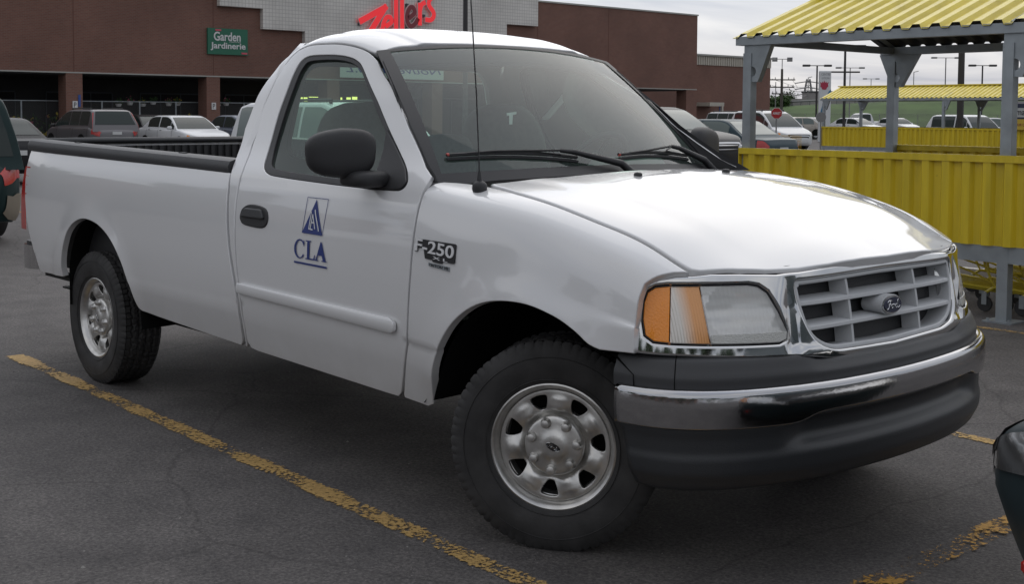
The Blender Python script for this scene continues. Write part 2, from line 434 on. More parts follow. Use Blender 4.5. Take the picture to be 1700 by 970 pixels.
def letters(name, body, place, mat, parent, box, d0=0.0, d1=0.004, mirror=False, **kw):
    """text stretched into box (u0,v0,u1,v1); place(u,v,d)->xyz"""
    V, Fc = text2d(body, **kw); lo, hi = V.min(0), V.max(0); u0,v0,u1,v1 = box
    U_ = (V-lo)/(hi-lo); 
    if mirror: U_[:,0] = 1-U_[:,0]
    U_ = U_*[u1-u0, v1-v0]+[u0,v0]
    mb = MB(); n = len(V); top = [place(a,b,d1) for a,b in U_]
    cnt = {}
    for f in Fc:
        for i in range(len(f)):
            e = (f[i], f[(i+1)%len(f)]); cnt[tuple(sorted(e))] = cnt.get(tuple(sorted(e)),0)+1
    bot = [place(a,b,d0) for a,b in U_]
    sides = []
    for f in Fc:
        for i in range(len(f)):
            a, b = f[i], f[(i+1)%len(f)]
            if cnt[tuple(sorted((a,b)))] == 1: sides.append((a,b,b+n,a+n))
    mb.add(top+bot, list(Fc)+sides)
    return mb.build(name, mat, parent)

# ------------------------------------------------------------------ materials
MATS = {}
def mat(name, col, rough=0.5, metal=0.0, coat=0.0, spec=0.5, noise=None, bump=None, emit=None, ior=None):
    """noise=(scale, amount, detail) varies the base colour; bump=(scale, strength)"""
    m_ = bpy.data.materials.new(name); m_.use_nodes = True; t = m_.node_tree; b = t.nodes['Principled BSDF']
    b.inputs['Base Color'].default_value = (*col, 1); b.inputs['Roughness'].default_value = rough; b.inputs['Metallic'].default_value = metal
    b.inputs['Coat Weight'].default_value = coat; b.inputs['Coat Roughness'].default_value = 0.04; b.inputs['Specular IOR Level'].default_value = spec
    tc_ = N(t, 'ShaderNodeTexCoord')
    if noise:
        n_ = N(t, 'ShaderNodeTexNoise'); t.links.new(tc_.outputs['Object'], n_.inputs[0]); n_.inputs['Scale'].default_value = noise[0]; n_.inputs['Detail'].default_value = noise[2] if len(noise) > 2 else 4
        r_ = N(t, 'ShaderNodeValToRGB'); t.links.new(n_.outputs[0], r_.inputs[0]); a = noise[1]
        r_.color_ramp.elements[0].position = 0.3; r_.color_ramp.elements[1].position = 0.7
        r_.color_ramp.elements[0].color = (*[max(0,c*(1-a)) for c in col], 1); r_.color_ramp.elements[1].color = (*[min(1,c*(1+a)) for c in col], 1)
        t.links.new(r_.outputs[0], b.inputs['Base Color'])
    if bump:
        n2 = N(t, 'ShaderNodeTexNoise'); t.links.new(tc_.outputs['Object'], n2.inputs[0]); n2.inputs['Scale'].default_value = bump[0]; n2.inputs['Detail'].default_value = 3
        b_ = N(t, 'ShaderNodeBump'); b_.inputs['Strength'].default_value = bump[1]; b_.inputs['Distance'].default_value = 0.01; t.links.new(n2.outputs[0], b_.inputs['Height']); t.links.new(b_.outputs[0], b.inputs['Normal'])
    if emit: b.inputs['Emission Color'].default_value = (*emit[0], 1); b.inputs['Emission Strength'].default_value = emit[1]
    MATS[name] = m_; return m_
def glass(name, tint=(0.75,0.85,0.8), rough=0.0, refl=1.0, ior=1.45, dust=0.0, dustcol=(.45,.5,.47)):
    m_ = bpy.data.materials.new(name); m_.use_nodes = True; t = m_.node_tree; t.nodes.clear()
    o = N(t, 'ShaderNodeOutputMaterial'); mxs = N(t, 'ShaderNodeMixShader'); tr = N(t, 'ShaderNodeBsdfTransparent'); gl = N(t, 'ShaderNodeBsdfGlossy'); fr_ = N(t, 'ShaderNodeFresnel')
    tr.inputs[0].default_value = (*tint, 1); gl.inputs['Roughness'].default_value = rough; gl.inputs[0].default_value = (refl,refl,refl,1); fr_.inputs[0].default_value = ior
    t.links.new(fr_.outputs[0], mxs.inputs[0]); t.links.new(tr.outputs[0], mxs.inputs[1]); t.links.new(gl.outputs[0], mxs.inputs[2]); 
    if dust:
        m2_ = N(t, 'ShaderNodeMixShader'); df = N(t, 'ShaderNodeBsdfDiffuse'); df.inputs[0].default_value = (*dustcol,1); m2_.inputs[0].default_value = dust
        t.links.new(mxs.outputs[0], m2_.inputs[1]); t.links.new(df.outputs[0], m2_.inputs[2]); t.links.new(m2_.outputs[0], o.inputs[0])
    else: t.links.new(mxs.outputs[0], o.inputs[0])
    MATS[name] = m_; return m_
# ------------------------------------------------------------------ shared materials
def asphalt_mat():
    m_ = mat('asphalt', (0.06,0.06,0.06), rough=0.82, spec=0.35); t = m_.node_tree; b = t.nodes['Principled BSDF']; l = t.links.new
    tc_ = N(t, 'ShaderNodeTexCoord')
    def nz_(s, d=4, r=.55, dist=0): 
        n = N(t, 'ShaderNodeTexNoise'); l(tc_.outputs['Object'], n.inputs[0]); n.inputs['Scale'].default_value = s; n.inputs['Detail'].default_value = d; n.inputs['Roughness'].default_value = r; n.inputs['Distortion'].default_value = dist; return n
    def ramp(src, p0, c0, p1, c1):
        r_ = N(t, 'ShaderNodeValToRGB'); l(src, r_.inputs[0]); r_.color_ramp.elements[0].position = p0; r_.color_ramp.elements[1].position = p1
        r_.color_ramp.elements[0].color = (*c0,1); r_.color_ramp.elements[1].color = (*c1,1); return r_
    def mul(a, b_): 
        x = N(t, 'ShaderNodeMix', data_type='RGBA', blend_type='MULTIPLY'); x.inputs[0].default_value = 1; l(a, x.inputs[6]); l(b_, x.inputs[7]); return x.outputs[2]
    base = ramp(nz_(0.35, 5, .6, .6).outputs[0], .3, (.082,.077,.076), .7, (.122,.115,.113))
    mid = ramp(nz_(3.2, 5, .65).outputs[0], .32, (.78,.78,.78), .68, (1.18,1.17,1.15))
    fine = ramp(nz_(62, 4, .75).outputs[0], .34, (.56,.56,.57), .68, (1.48,1.45,1.42))
    v = N(t, 'ShaderNodeTexVoronoi'); l(tc_.outputs['Object'], v.inputs[0]); v.inputs['Scale'].default_value = 130
    st = ramp(v.outputs['Color'], .0, (.75,.75,.75), 1, (1.3,1.3,1.3))
    lightst = N(t, 'ShaderNodeTexVoronoi'); l(tc_.outputs['Object'], lightst.inputs[0]); lightst.inputs['Scale'].default_value = 28
    pale = ramp(lightst.outputs['Distance'], .03, (2.6,2.5,2.35), .07, (1,1,1))
    # cracks : thin ridges of a distorted voronoi, only in places
    nd = nz_(1.6, 4); mxv = N(t, 'ShaderNodeMix', data_type='RGBA'); mxv.inputs[0].default_value = .22; l(tc_.outputs['Object'], mxv.inputs[6]); l(nd.outputs[1], mxv.inputs[7])
    ck = N(t, 'ShaderNodeTexVoronoi', feature='DISTANCE_TO_EDGE'); l(mxv.outputs[2], ck.inputs[0]); ck.inputs['Scale'].default_value = .42
    ckr = ramp(ck.outputs['Distance'], .0008, (.70,.70,.70), .0035, (1,1,1))
    stain = ramp(nz_(.9, 3, .5, 1.0).outputs[0], .62, (1,1,1), .75, (.72,.72,.73))
    ov_ = N(t, 'ShaderNodeTexVoronoi'); mxo = N(t, 'ShaderNodeMix', data_type='RGBA'); mxo.inputs[0].default_value = .35; l(tc_.outputs['Object'], mxo.inputs[6]); l(nz_(2.2, 4).outputs[1], mxo.inputs[7]); l(mxo.outputs[2], ov_.inputs[0]); ov_.inputs['Scale'].default_value = .9
    oil = ramp(ov_.outputs['Distance'], .05, (.62,.61,.62), .17, (1,1,1))
    c = mul(mul(mul(mul(mul(mul(mul(base.outputs[0], mid.outputs[0]), fine.outputs[0]), st.outputs[0]), ckr.outputs[0]), stain.outputs[0]), pale.outputs[0]), oil.outputs[0])
    l(c, b.inputs['Base Color'])
    bp = N(t, 'ShaderNodeBump'); bp.inputs['Strength'].default_value = .55; bp.inputs['Distance'].default_value = .006; l(nz_(110, 4, .75).outputs[0], bp.inputs['Height']); l(bp.outputs[0], b.inputs['Normal'])
    return m_
ASPH = asphalt_mat()
def paint_line_mat(name, col, wear):
    """worn road paint: the paint survives in flakes, elsewhere the sheet is clear"""
    m_ = mat(name, col, rough=0.75); t = m_.node_tree; b = t.nodes['Principled BSDF']; l = t.links.new; tc_ = N(t, 'ShaderNodeTexCoord')
    n1 = N(t, 'ShaderNodeTexNoise'); l(tc_.outputs['Object'], n1.inputs[0]); n1.inputs['Scale'].default_value = 55; n1.inputs['Detail'].default_value = 5; n1.inputs['Roughness'].default_value = .7
    n2 = N(t, 'ShaderNodeTexNoise'); l(tc_.outputs['Object'], n2.inputs[0]); n2.inputs['Scale'].default_value = 2.6; n2.inputs['Detail'].default_value = 5
    # ragged edges: UV.y across the strip, 0..1
    uv = N(t, 'ShaderNodeSeparateXYZ'); l(tc_.outputs['UV'], uv.inputs[0])
    ed = N(t, 'ShaderNodeMath', operation='SUBTRACT'); l(uv.outputs[1], ed.inputs[0]); ed.inputs[1].default_value = .5
    ab = N(t, 'ShaderNodeMath', operation='ABSOLUTE'); l(ed.outputs[0], ab.inputs[0])
    mr = N(t, 'ShaderNodeMapRange'); l(ab.outputs[0], mr.inputs[0]); mr.inputs[1].default_value = .28; mr.inputs[2].default_value = .5; mr.inputs[3].default_value = 0; mr.inputs[4].default_value = -.30
    a1 = N(t, 'ShaderNodeMath', operation='ADD'); l(n1.outputs[0], a1.inputs[0]); l(mr.outputs[0], a1.inputs[1])
    m2_ = N(t, 'ShaderNodeMath', operation='MULTIPLY_ADD'); l(n2.outputs[0], m2_.inputs[0]); m2_.inputs[1].default_value = .85; m2_.inputs[2].default_value = -.425
    a2 = N(t, 'ShaderNodeMath', operation='ADD'); l(a1.outputs[0], a2.inputs[0]); l(m2_.outputs[0], a2.inputs[1])
    th = N(t, 'ShaderNodeMapRange'); l(a2.outputs[0], th.inputs[0]); th.inputs[1].default_value = wear-.03; th.inputs[2].default_value = wear+.03
    l(th.outputs[0], b.inputs['Alpha'])
    r_ = N(t, 'ShaderNodeValToRGB'); l(n1.outputs[0], r_.inputs[0]); r_.color_ramp.elements[0].position = .35; r_.color_ramp.elements[1].position = .7
    r_.color_ramp.elements[0].color = (*[c*.6 for c in col],1); r_.color_ramp.elements[1].color = (*[min(1,c*1.15) for c in col],1); l(r_.outputs[0], b.inputs['Base Color'])
    return m_
YL = paint_line_mat('worn_yellow_line', (.50,.32,.11), .465); YL2 = paint_line_mat('very_worn_yellow_line', (.48,.26,.045), .54)
def paintmat(name, col, rough=.3, coat=.6, dirt=.0, flake=0.0):
    m_ = mat(name, col, rough=rough, coat=coat, spec=.5, metal=flake)
    if dirt:
        t = m_.node_tree; b = t.nodes['Principled BSDF']; l = t.links.new; tc_ = N(t, 'ShaderNodeTexCoord')
        n = N(t, 'ShaderNodeTexNoise'); l(tc_.outputs['Object'], n.inputs[0]); n.inputs['Scale'].default_value = 2.2; n.inputs['Detail'].default_value = 7; n.inputs['Roughness'].default_value = .65
        sx = N(t, 'ShaderNodeSeparateXYZ'); l(tc_.outputs['Object'], sx.inputs[0])
        mr = N(t, 'ShaderNodeMapRange'); l(sx.outputs[2], mr.inputs[0]); mr.inputs[1].default_value = .40; mr.inputs[2].default_value = .80; mr.inputs[3].default_value = .62; mr.inputs[4].default_value = 0
        mm = N(t, 'ShaderNodeMath', operation='MULTIPLY'); l(n.outputs[0], mm.inputs[0]); l(mr.outputs[0], mm.inputs[1])
        mx_ = N(t, 'ShaderNodeMix', data_type='RGBA'); l(mm.outputs[0], mx_.inputs[0]); mx_.inputs[6].default_value = (*col,1); mx_.inputs[7].default_value = (.30,.27,.24,1)
        l(mx_.outputs[2], b.inputs['Base Color'])
        rr = N(t, 'ShaderNodeMapRange'); l(n.outputs[0], rr.inputs[0]); rr.inputs[1].default_value = .3; rr.inputs[2].default_value = .8; rr.inputs[3].default_value = rough*.95; rr.inputs[4].default_value = rough*1.15; l(rr.outputs[0], b.inputs['Roughness'])
    return m_
WHITE = paintmat('white_car_paint', (.73,.73,.735), .22, 1.0, dirt=1); WHITE.node_tree.nodes['Principled BSDF'].inputs['Coat IOR'].default_value = 1.58
CHROME = mat('chrome', (.62,.62,.62), .07, 1.0)
CHROME_B = mat('dull_chrome_bumper', (.46,.46,.47), .11, 1.0, bump=(60,.03))
RIMM = mat('steel_wheel_chrome', (.62,.61,.59), .36, .9, noise=(14,.22), bump=(60,.05))
BLACKP = mat('black_textured_plastic', (.024,.024,.026), .55, bump=(400,.15))
GREYP = mat('weathered_grey_plastic', (.045,.046,.049), .5, bump=(300,.12))
VALM = mat('matte_black_valance', (.026,.028,.031), .42, bump=(200,.08))
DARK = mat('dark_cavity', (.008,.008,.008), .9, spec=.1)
UNDER = mat('underbody_black', (.018,.017,.016), .8)
RUBBER = mat('tyre_rubber', (.033,.032,.032), .72, noise=(9,.45), bump=(120,.1))
SEAL = mat('rubber_seal', (.018,.018,.02), .45)
SEATM = mat('dark_grey_seat_cloth', (.055,.06,.06), .9, noise=(40,.2)); INT = mat('grey_interior', (.24,.26,.25), .8, noise=(6,.12))
INTD = mat('dark_interior', (.045,.05,.052), .75)
WSG = glass('windscreen_glass', (.78,.95,.86), 0.0, 1.0, 1.5, .07, (.42,.52,.48))
SG = glass('side_window_glass', (.74,.93,.83), 0.0, 1.0, 1.45, .07, (.40,.52,.46))
LENS = glass('clear_headlight_lens', (.86,.87,.86), 0.06)
BLUE = mat('blue_vinyl', (.025,.045,.20), .4)
BADGEB = mat('badge_black', (.02,.02,.022), .35)
OVALB = mat('oval_blue', (.015,.022,.055), .25, coat=.5)
RED = mat('red_lens', (.45,.02,.015), .2, coat=.6); AMBER = mat('amber_lens', (.95,.30,.015), .14, coat=.7, bump=(160,.2))
LAMPW = mat('white_lamp_lens', (.62,.63,.62), .2, coat=.6)
REFL = mat('lamp_reflector', (.85,.85,.84), .16, .95, bump=(22,.10))
GRIL = mat('grey_grille_plastic', (.52,.53,.54), .45)
BEDL = mat('black_bed_liner', (.03,.03,.032), .6, bump=(200,.1))
STEELG = mat('galvanised_steel', (.33,.36,.38), .48, .55, noise=(5,.18), bump=(60,.04))
def grimy(name, col, rough, amt=.35, sc=(9,9,1.1)):
    """painted sheet steel with run-down dirt streaks, scuffs and small rust spots"""
    m_ = mat(name, col, rough, 0, .12); t = m_.node_tree; b = t.nodes['Principled BSDF']; l = t.links.new; tc_ = N(t, 'ShaderNodeTexCoord'); mp_ = N(t, 'ShaderNodeMapping'); l(tc_.outputs['Object'], mp_.inputs[0]); mp_.inputs['Scale'].default_value = sc
    n = N(t, 'ShaderNodeTexNoise'); l(mp_.outputs[0], n.inputs[0]); n.inputs['Scale'].default_value = 1; n.inputs['Detail'].default_value = 7; n.inputs['Roughness'].default_value = .62
    r_ = N(t, 'ShaderNodeValToRGB'); l(n.outputs[0], r_.inputs[0]); r_.color_ramp.elements[0].position = .30; r_.color_ramp.elements[1].position = .66; r_.color_ramp.elements[0].color = (1-amt,1-amt,1-amt*.9,1); r_.color_ramp.elements[1].color = (1.06,1.06,1.06,1)
    x = N(t, 'ShaderNodeMix', data_type='RGBA', blend_type='MULTIPLY'); x.inputs[0].default_value = 1; x.inputs[6].default_value = (*col,1); l(r_.outputs[0], x.inputs[7])
    n2 = N(t, 'ShaderNodeTexNoise'); l(tc_.outputs['Object'], n2.inputs[0]); n2.inputs['Scale'].default_value = 16; n2.inputs['Detail'].default_value = 6; n2.inputs['Roughness'].default_value = .7
    mr = N(t, 'ShaderNodeMapRange'); l(n2.outputs[0], mr.inputs[0]); mr.inputs[1].default_value = .70; mr.inputs[2].default_value = .76
    y = N(t, 'ShaderNodeMix', data_type='RGBA'); l(mr.outputs[0], y.inputs[0]); l(x.outputs[2], y.inputs[6]); y.inputs[7].default_value = (.10,.05,.025,1); l(y.outputs[2], b.inputs['Base Color'])
    return m_
CYEL = grimy('yellow_corrugated_steel', (.70,.52,.018), .45, .24); CYELR = grimy('yellow_roof_deck', (.76,.62,.075), .42, .22, (5,2.5,5))

# ------------------------------------------------------------------ ground
g = mesh('ground', [(-900,-600,0),(900,-600,0),(900,900,0),(-900,900,0)], [(0,1,2,3)], ASPH); tag(g, 'worn dark grey asphalt of the car park', None, None, 'structure')
def strip(name, a, b, w, m_, z=.004, label=None):
    a, b = Vector((*a,z)), Vector((*b,z)); d = (b-a).normalized(); n = Vector((-d.y,d.x,0))*w/2
    o = mesh(name, [a-n,b-n,b+n,a+n], [(0,1,2,3)], m_); uv = o.data.uv_layers.new(name='UVMap'); l_ = (b-a).length
    for i, q in enumerate(((0,0),(l_,0),(l_,1),(0,1))): uv.data[i].uv = q
    tag(o, label, None, None, 'structure'); return o
strip('parking_line', (-4.62,-1.00), (1.3,-1.135), .13, YL, label='yellow parking line running beside the truck')
strip('parking_line', (-4.62,1.80), (1.2,1.68), .12, YL, label='yellow parking line on the far side of the truck')
strip('parking_line', (.94,-1.30), (.97,1.60), .17, YL2, .008, label='flaked yellow line across the head of the parking bay')
strip('parking_line', (-4.3,4.62), (2.5,4.66), .11, YL, label='yellow line in front of the trolley shelter')
strip('parking_line', (-18,-1.3), (-12.6,-1.3), .12, YL, label='yellow parking line beside the green minivan')
strip('parking_line', (-18,3.1), (-9.6,3.0), .12, YL, label='yellow parking line behind the truck bed')
# ================================================================== THE PICKUP TRUCK
truck = thing('pickup_truck', 'white pickup truck in the foreground with chrome front bumper and blue lettering on its door', 'pickup truck')
def part(o, label=None):
    if label: o['label'] = label
    return o
Rr, Ll = -1, 1     # right side of the truck (towards the camera) is y < 0
def sgnS(fn, s): return fn(s)
C0 = (-1.5, 0, .9)
# ---- bed sides
bed_top = 1.262
def btop(x): return 1.2403+(-2.018-x)*.0185
BED = [(-4.535,btop(-4.535)),(-4.53,1.25),(-4.47,1.05),(-4.43,.88),(-4.38,.775),(-4.31,.66),(-4.265,.555),(-4.10,.560),(-3.86,.568)]+[tuple(q) for q in smoothp([(-3.86,.575),(-3.855,.63),(-3.815,.735),(-3.725,.850),(-3.61,.910),(-3.48,.927),(-3.32,.903),(-3.18,.838),(-3.07,.735),(-2.998,.615),(-2.965,.515),(-2.945,.49)],6,closed=False)]+[(-2.925,.482),(-2.73,.472),(-2.316,.458),(-1.925,.446),(-1.905,.47),(-1.888,.56),(-1.883,.66),(-1.91,.78),(-1.942,.90),(-1.968,1.03),(-1.995,1.17),(-2.016,btop(-2.018))]
for s in (Rr, Ll):
    S = S_side(s)
    # soft feature line low on the side
    def S2(u, v, S=S, s=s):
        P = S(u, v); P = P.copy(); k = np.clip((.665-v)/.012, 0, 1)*np.clip((v-.60)/.06, 0, 1)*np.where(np.abs(u+3.5) < .50, 0, 1); P[...,1] -= s*k*.005; return P
    bs = panel('bed_side', BED, S2, WHITE, truck, grid=.03, step=.025, centre=C0, depth=.03)
    cap = MB(); V = []
    prof = [(-.012,-.022),(.004,-.016),(.011,.0),(.010,.022),(-.002,.042),(-.026,.050),(-.105,.050),(-.118,.044),(-.118,-.03)]
    xs = [-4.56,-4.555,-4.54,-4.5,-4.3]+list(np.arange(-4.1,-2.1,.2))+[-2.05,-2.035]
    for x in xs:
        k = {-4.56:.75,-4.555:.9}.get(round(x,3),1); y0 = float(W0(bed_top))-float(taper(x)); zt = btop(x)+.008
        for a, b in prof: V.append((x, s*(y0+a*k), zt+b*k))
    n = len(prof); Fc = [(i*n+j,i*n+j+1,(i+1)*n+j+1,(i+1)*n+j) for i in range(len(xs)-1) for j in range(n-1)]+[tuple(range(n)), tuple((len(xs)-1)*n+j for j in range(n))]
    cap.add(V, Fc)
    for x in (-3.95,-2.65): cap.box((x-.03, min(s*.865,s*.845), btop(x)+.055), (x+.03, max(s*.865,s*.845), btop(x)+.063))
    cap.build('bed_rail_cap', GREYP, truck, auto=40)
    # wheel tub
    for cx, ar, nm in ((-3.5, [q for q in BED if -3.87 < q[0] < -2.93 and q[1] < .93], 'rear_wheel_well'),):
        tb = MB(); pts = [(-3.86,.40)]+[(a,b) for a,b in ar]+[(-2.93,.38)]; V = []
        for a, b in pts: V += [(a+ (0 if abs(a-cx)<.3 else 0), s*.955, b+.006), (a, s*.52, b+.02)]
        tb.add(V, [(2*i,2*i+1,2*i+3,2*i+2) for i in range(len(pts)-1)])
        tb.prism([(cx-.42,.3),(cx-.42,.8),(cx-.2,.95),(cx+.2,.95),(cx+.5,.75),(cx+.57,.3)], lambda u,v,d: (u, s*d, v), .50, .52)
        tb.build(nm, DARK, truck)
# bed: inner walls with ribs, floor, front wall, tailgate
bi = MB()
for s in (-1,1):
    for k in range(42):
        x = -4.48+k*.058
        bi.box((x, min(s*.80,s*.83), .66), (x+.030, max(s*.80,s*.83), 1.255))
    bi.box((-4.5, min(s*.82,s*.85), .62), (-2.05, max(s*.82,s*.85), 1.262))
for k in range(26):
    y = -.80+k*.063; bi.box((-4.5, y, .62), (-2.05, y+.035, .66))
    bi.box((-2.08, y, .64), (-2.055, y+.03, 1.24))
for k in range(30):
    y = -.78+k*.053; bi.box((-4.50, y, .66), (-4.478, y+.024, 1.300))
bi.box((-4.51,-.80,.62),(-4.498,.80,1.30))
bi.box((-4.5,-.84,.58),(-2.05,.84,.63)); bi.box((-2.055,-.84,.6),(-2.03,.84,1.262))
bi.build('bed_liner', BEDL, truck)
tg = MB(); tg.box((-4.57,-.82,.62),(-4.512,.82,1.318), bev=.012); tg.build('tailgate', WHITE, truck, auto=40)
tt = MB(); tt.box((-4.575,-.83,1.316),(-4.480,.83,1.352), bev=.014); tt.build('tailgate_cap', GREYP, truck, auto=40)
for s in (Rr, Ll):
    gridsurf('tail_light', S_side(s), np.linspace(-4.53,-4.43,5), np.linspace(.80,1.18,8), RED, truck, flip=False, off=0, thick=.0)
# ---- cab shell (roof, pillars, rear corners) as one sheet over the roof
WC = 2.53
def S_full(base, wmax):
    Sr, Sl = base(-1), base(1)
    def S(u, w):
        u = np.atleast_1d(u).astype(float); w = np.atleast_1d(w).astype(float); u, w = np.broadcast_arrays(u, w)
        v = wmax-np.abs(w); a = Sr(u, v); b = Sl(u, v); return np.where((w < 0)[:,None], a, b)
    return S
ScF = S_full(S_cab, WC)
def ScR(u, w):   # raised roof skin between two long creases
    P = ScF(u, w).copy(); k = .5+.5*np.tanh((.50-np.abs(w))/.018); P[:,2] += .013*k; return P
side = [(-1.2363,1.8499),(-1.2766,1.8285),(-1.3166,1.8286),(-1.3613,1.8337),(-1.4512,1.8379),(-1.5861,1.8421),(-1.801,1.8463),(-1.8868,1.8428),(-1.9352,1.8174),(-1.9663,1.7645),(-1.9809,1.6941),(-1.9924,1.5472),(-1.9691,1.3741),(-1.912,1.25),(-1.903,1.127),(-1.89,1),(-1.876,0.85),(-1.852,0.66),(-1.857,0.55),(-1.872,0.447),(-1.898,0.445),(-1.882,0.47),(-1.872,0.56),(-1.867,0.66),(-1.894,0.78),(-1.926,0.9),(-1.952,1.03),(-1.985,1.17),(-2.015,1.25),(-2.0566,1.3292),(-2.0943,1.4394),(-2.0925,1.6019),(-2.0778,1.7311),(-2.055,1.8288),(-2.02,1.93),(-1.995,2.1)]
ol = [(-1.165,0),(-1.168,-.2),(-1.180,-.40),(-1.200,-.56)]
right = ol+[(u, v-WC) for u, v in side]+[(-1.985,-.2)]
full = right+[(-1.98,0)]+[(u,-w) for u, w in right[::-1][:-1]]
panel('cab_shell', full, ScR, WHITE, truck, grid=.03, step=.025, gap=.0022, r=.006, depth=.03, centre=C0)
# back wall of the cab with rear window opening
def S_back(u, v): 
    u = np.atleast_1d(u); v = np.atleast_1d(v); return np.stack([-2.035+.05*np.clip(v-1.3,0,9)-.0*u+.03*np.abs(u)**2, u, v], -1)
bw = [(-.91,.5),(.91,.5),(.95,.9),(.91,1.27),(.82,1.46),(.69,1.74),(.58,1.85),(0,1.885),(-.58,1.85),(-.69,1.74),(-.82,1.46),(-.91,1.27),(-.95,.9)]
rw = rounded([(-.66,1.30),(.66,1.30),(.56,1.74),(-.56,1.74)], .09)
panel('cab_back', bw, S_back, WHITE, truck, holes=[rw], grid=.08, step=.05, flip=None, centre=(0,0,1.2), depth=.04)
panel('rear_window', inset(np.array(rw),-.01), S_back, SG, truck, grid=.1, step=.06, off=-.012, depth=.0, centre=(0,0,1.2))
# ---- doors
DOOR = [(-0.5477,1.2846),(-0.5465,1.2619),(-0.56,1.225),(-0.568,1.156),(-0.572,1.026),(-0.579,0.92),(-0.596,0.778),(-0.61,0.663),(-0.64,0.579),(-0.705,0.438),(-0.73,0.418),(-0.8,0.418),(-1.24,0.428),(-1.78,0.44),(-1.835,0.446),(-1.862,0.475),(-1.853,0.55),(-1.848,0.66),(-1.872,0.85),(-1.886,1),(-1.899,1.127),(-1.908,1.25),(-1.9651,1.3741),(-1.9884,1.5472),(-1.9769,1.6939),(-1.9622,1.7643),(-1.9325,1.8145),(-1.8862,1.8389),(-1.8014,1.8423),(-1.5864,1.8381),(-1.4515,1.8339),(-1.3616,1.8297),(-1.3169,1.8246),(-1.2776,1.8143),(-1.2385,1.7989),(-1.1662,1.7479),(-1.0791,1.6851),(-0.9559,1.5722),(-0.8272,1.4616),(-0.7252,1.3892),(-0.6171,1.3173)]
WIN = smoothp([(-1.7922,1.3292),(-1.8197,1.3992),(-1.8405,1.51),(-1.839,1.6109),(-1.8326,1.7016),(-1.8122,1.7564),(-1.7505,1.7781),(-1.5914,1.7778),(-1.4538,1.7747),(-1.3669,1.7629),(-1.296,1.7269),(-1.1427,1.5969),(-0.9648,1.4565),(-0.8386,1.3693),(-0.7257,1.2995),(-0.6777,1.2558),(-0.6944,1.2289),(-0.7578,1.2225),(-0.9903,1.2224),(-1.3258,1.2306),(-1.5656,1.2387),(-1.6808,1.2478),(-1.7525,1.2774)], 4)
GL = smoothp([(-1.7439,1.3242),(-1.7778,1.3916),(-1.7965,1.5251),(-1.7919,1.6683),(-1.7749,1.7291),(-1.7351,1.755),(-1.5802,1.7584),(-1.4558,1.7564),(-1.368,1.7441),(-1.2937,1.7077),(-1.1405,1.571),(-0.9843,1.4493),(-0.7226,1.2799),(-0.72,1.252),(-1.0044,1.2487),(-1.3431,1.2571),(-1.5921,1.2674),(-1.6955,1.2812)], 4)
def onS(S, off0=0.0):
    """place(u,v,d): point on surface S, d outwards"""
    def f(u, v, d):
        P = S(np.array([u]), np.array([v]))[0]; n_ = surfN(S, np.array([u]), np.array([v]))[0]
        c = P-np.array([P[0], 0, .9]); n_ = n_ if n_@c > 0 else -n_
        return tuple(P+n_*(d+off0))
    return f
doors = []
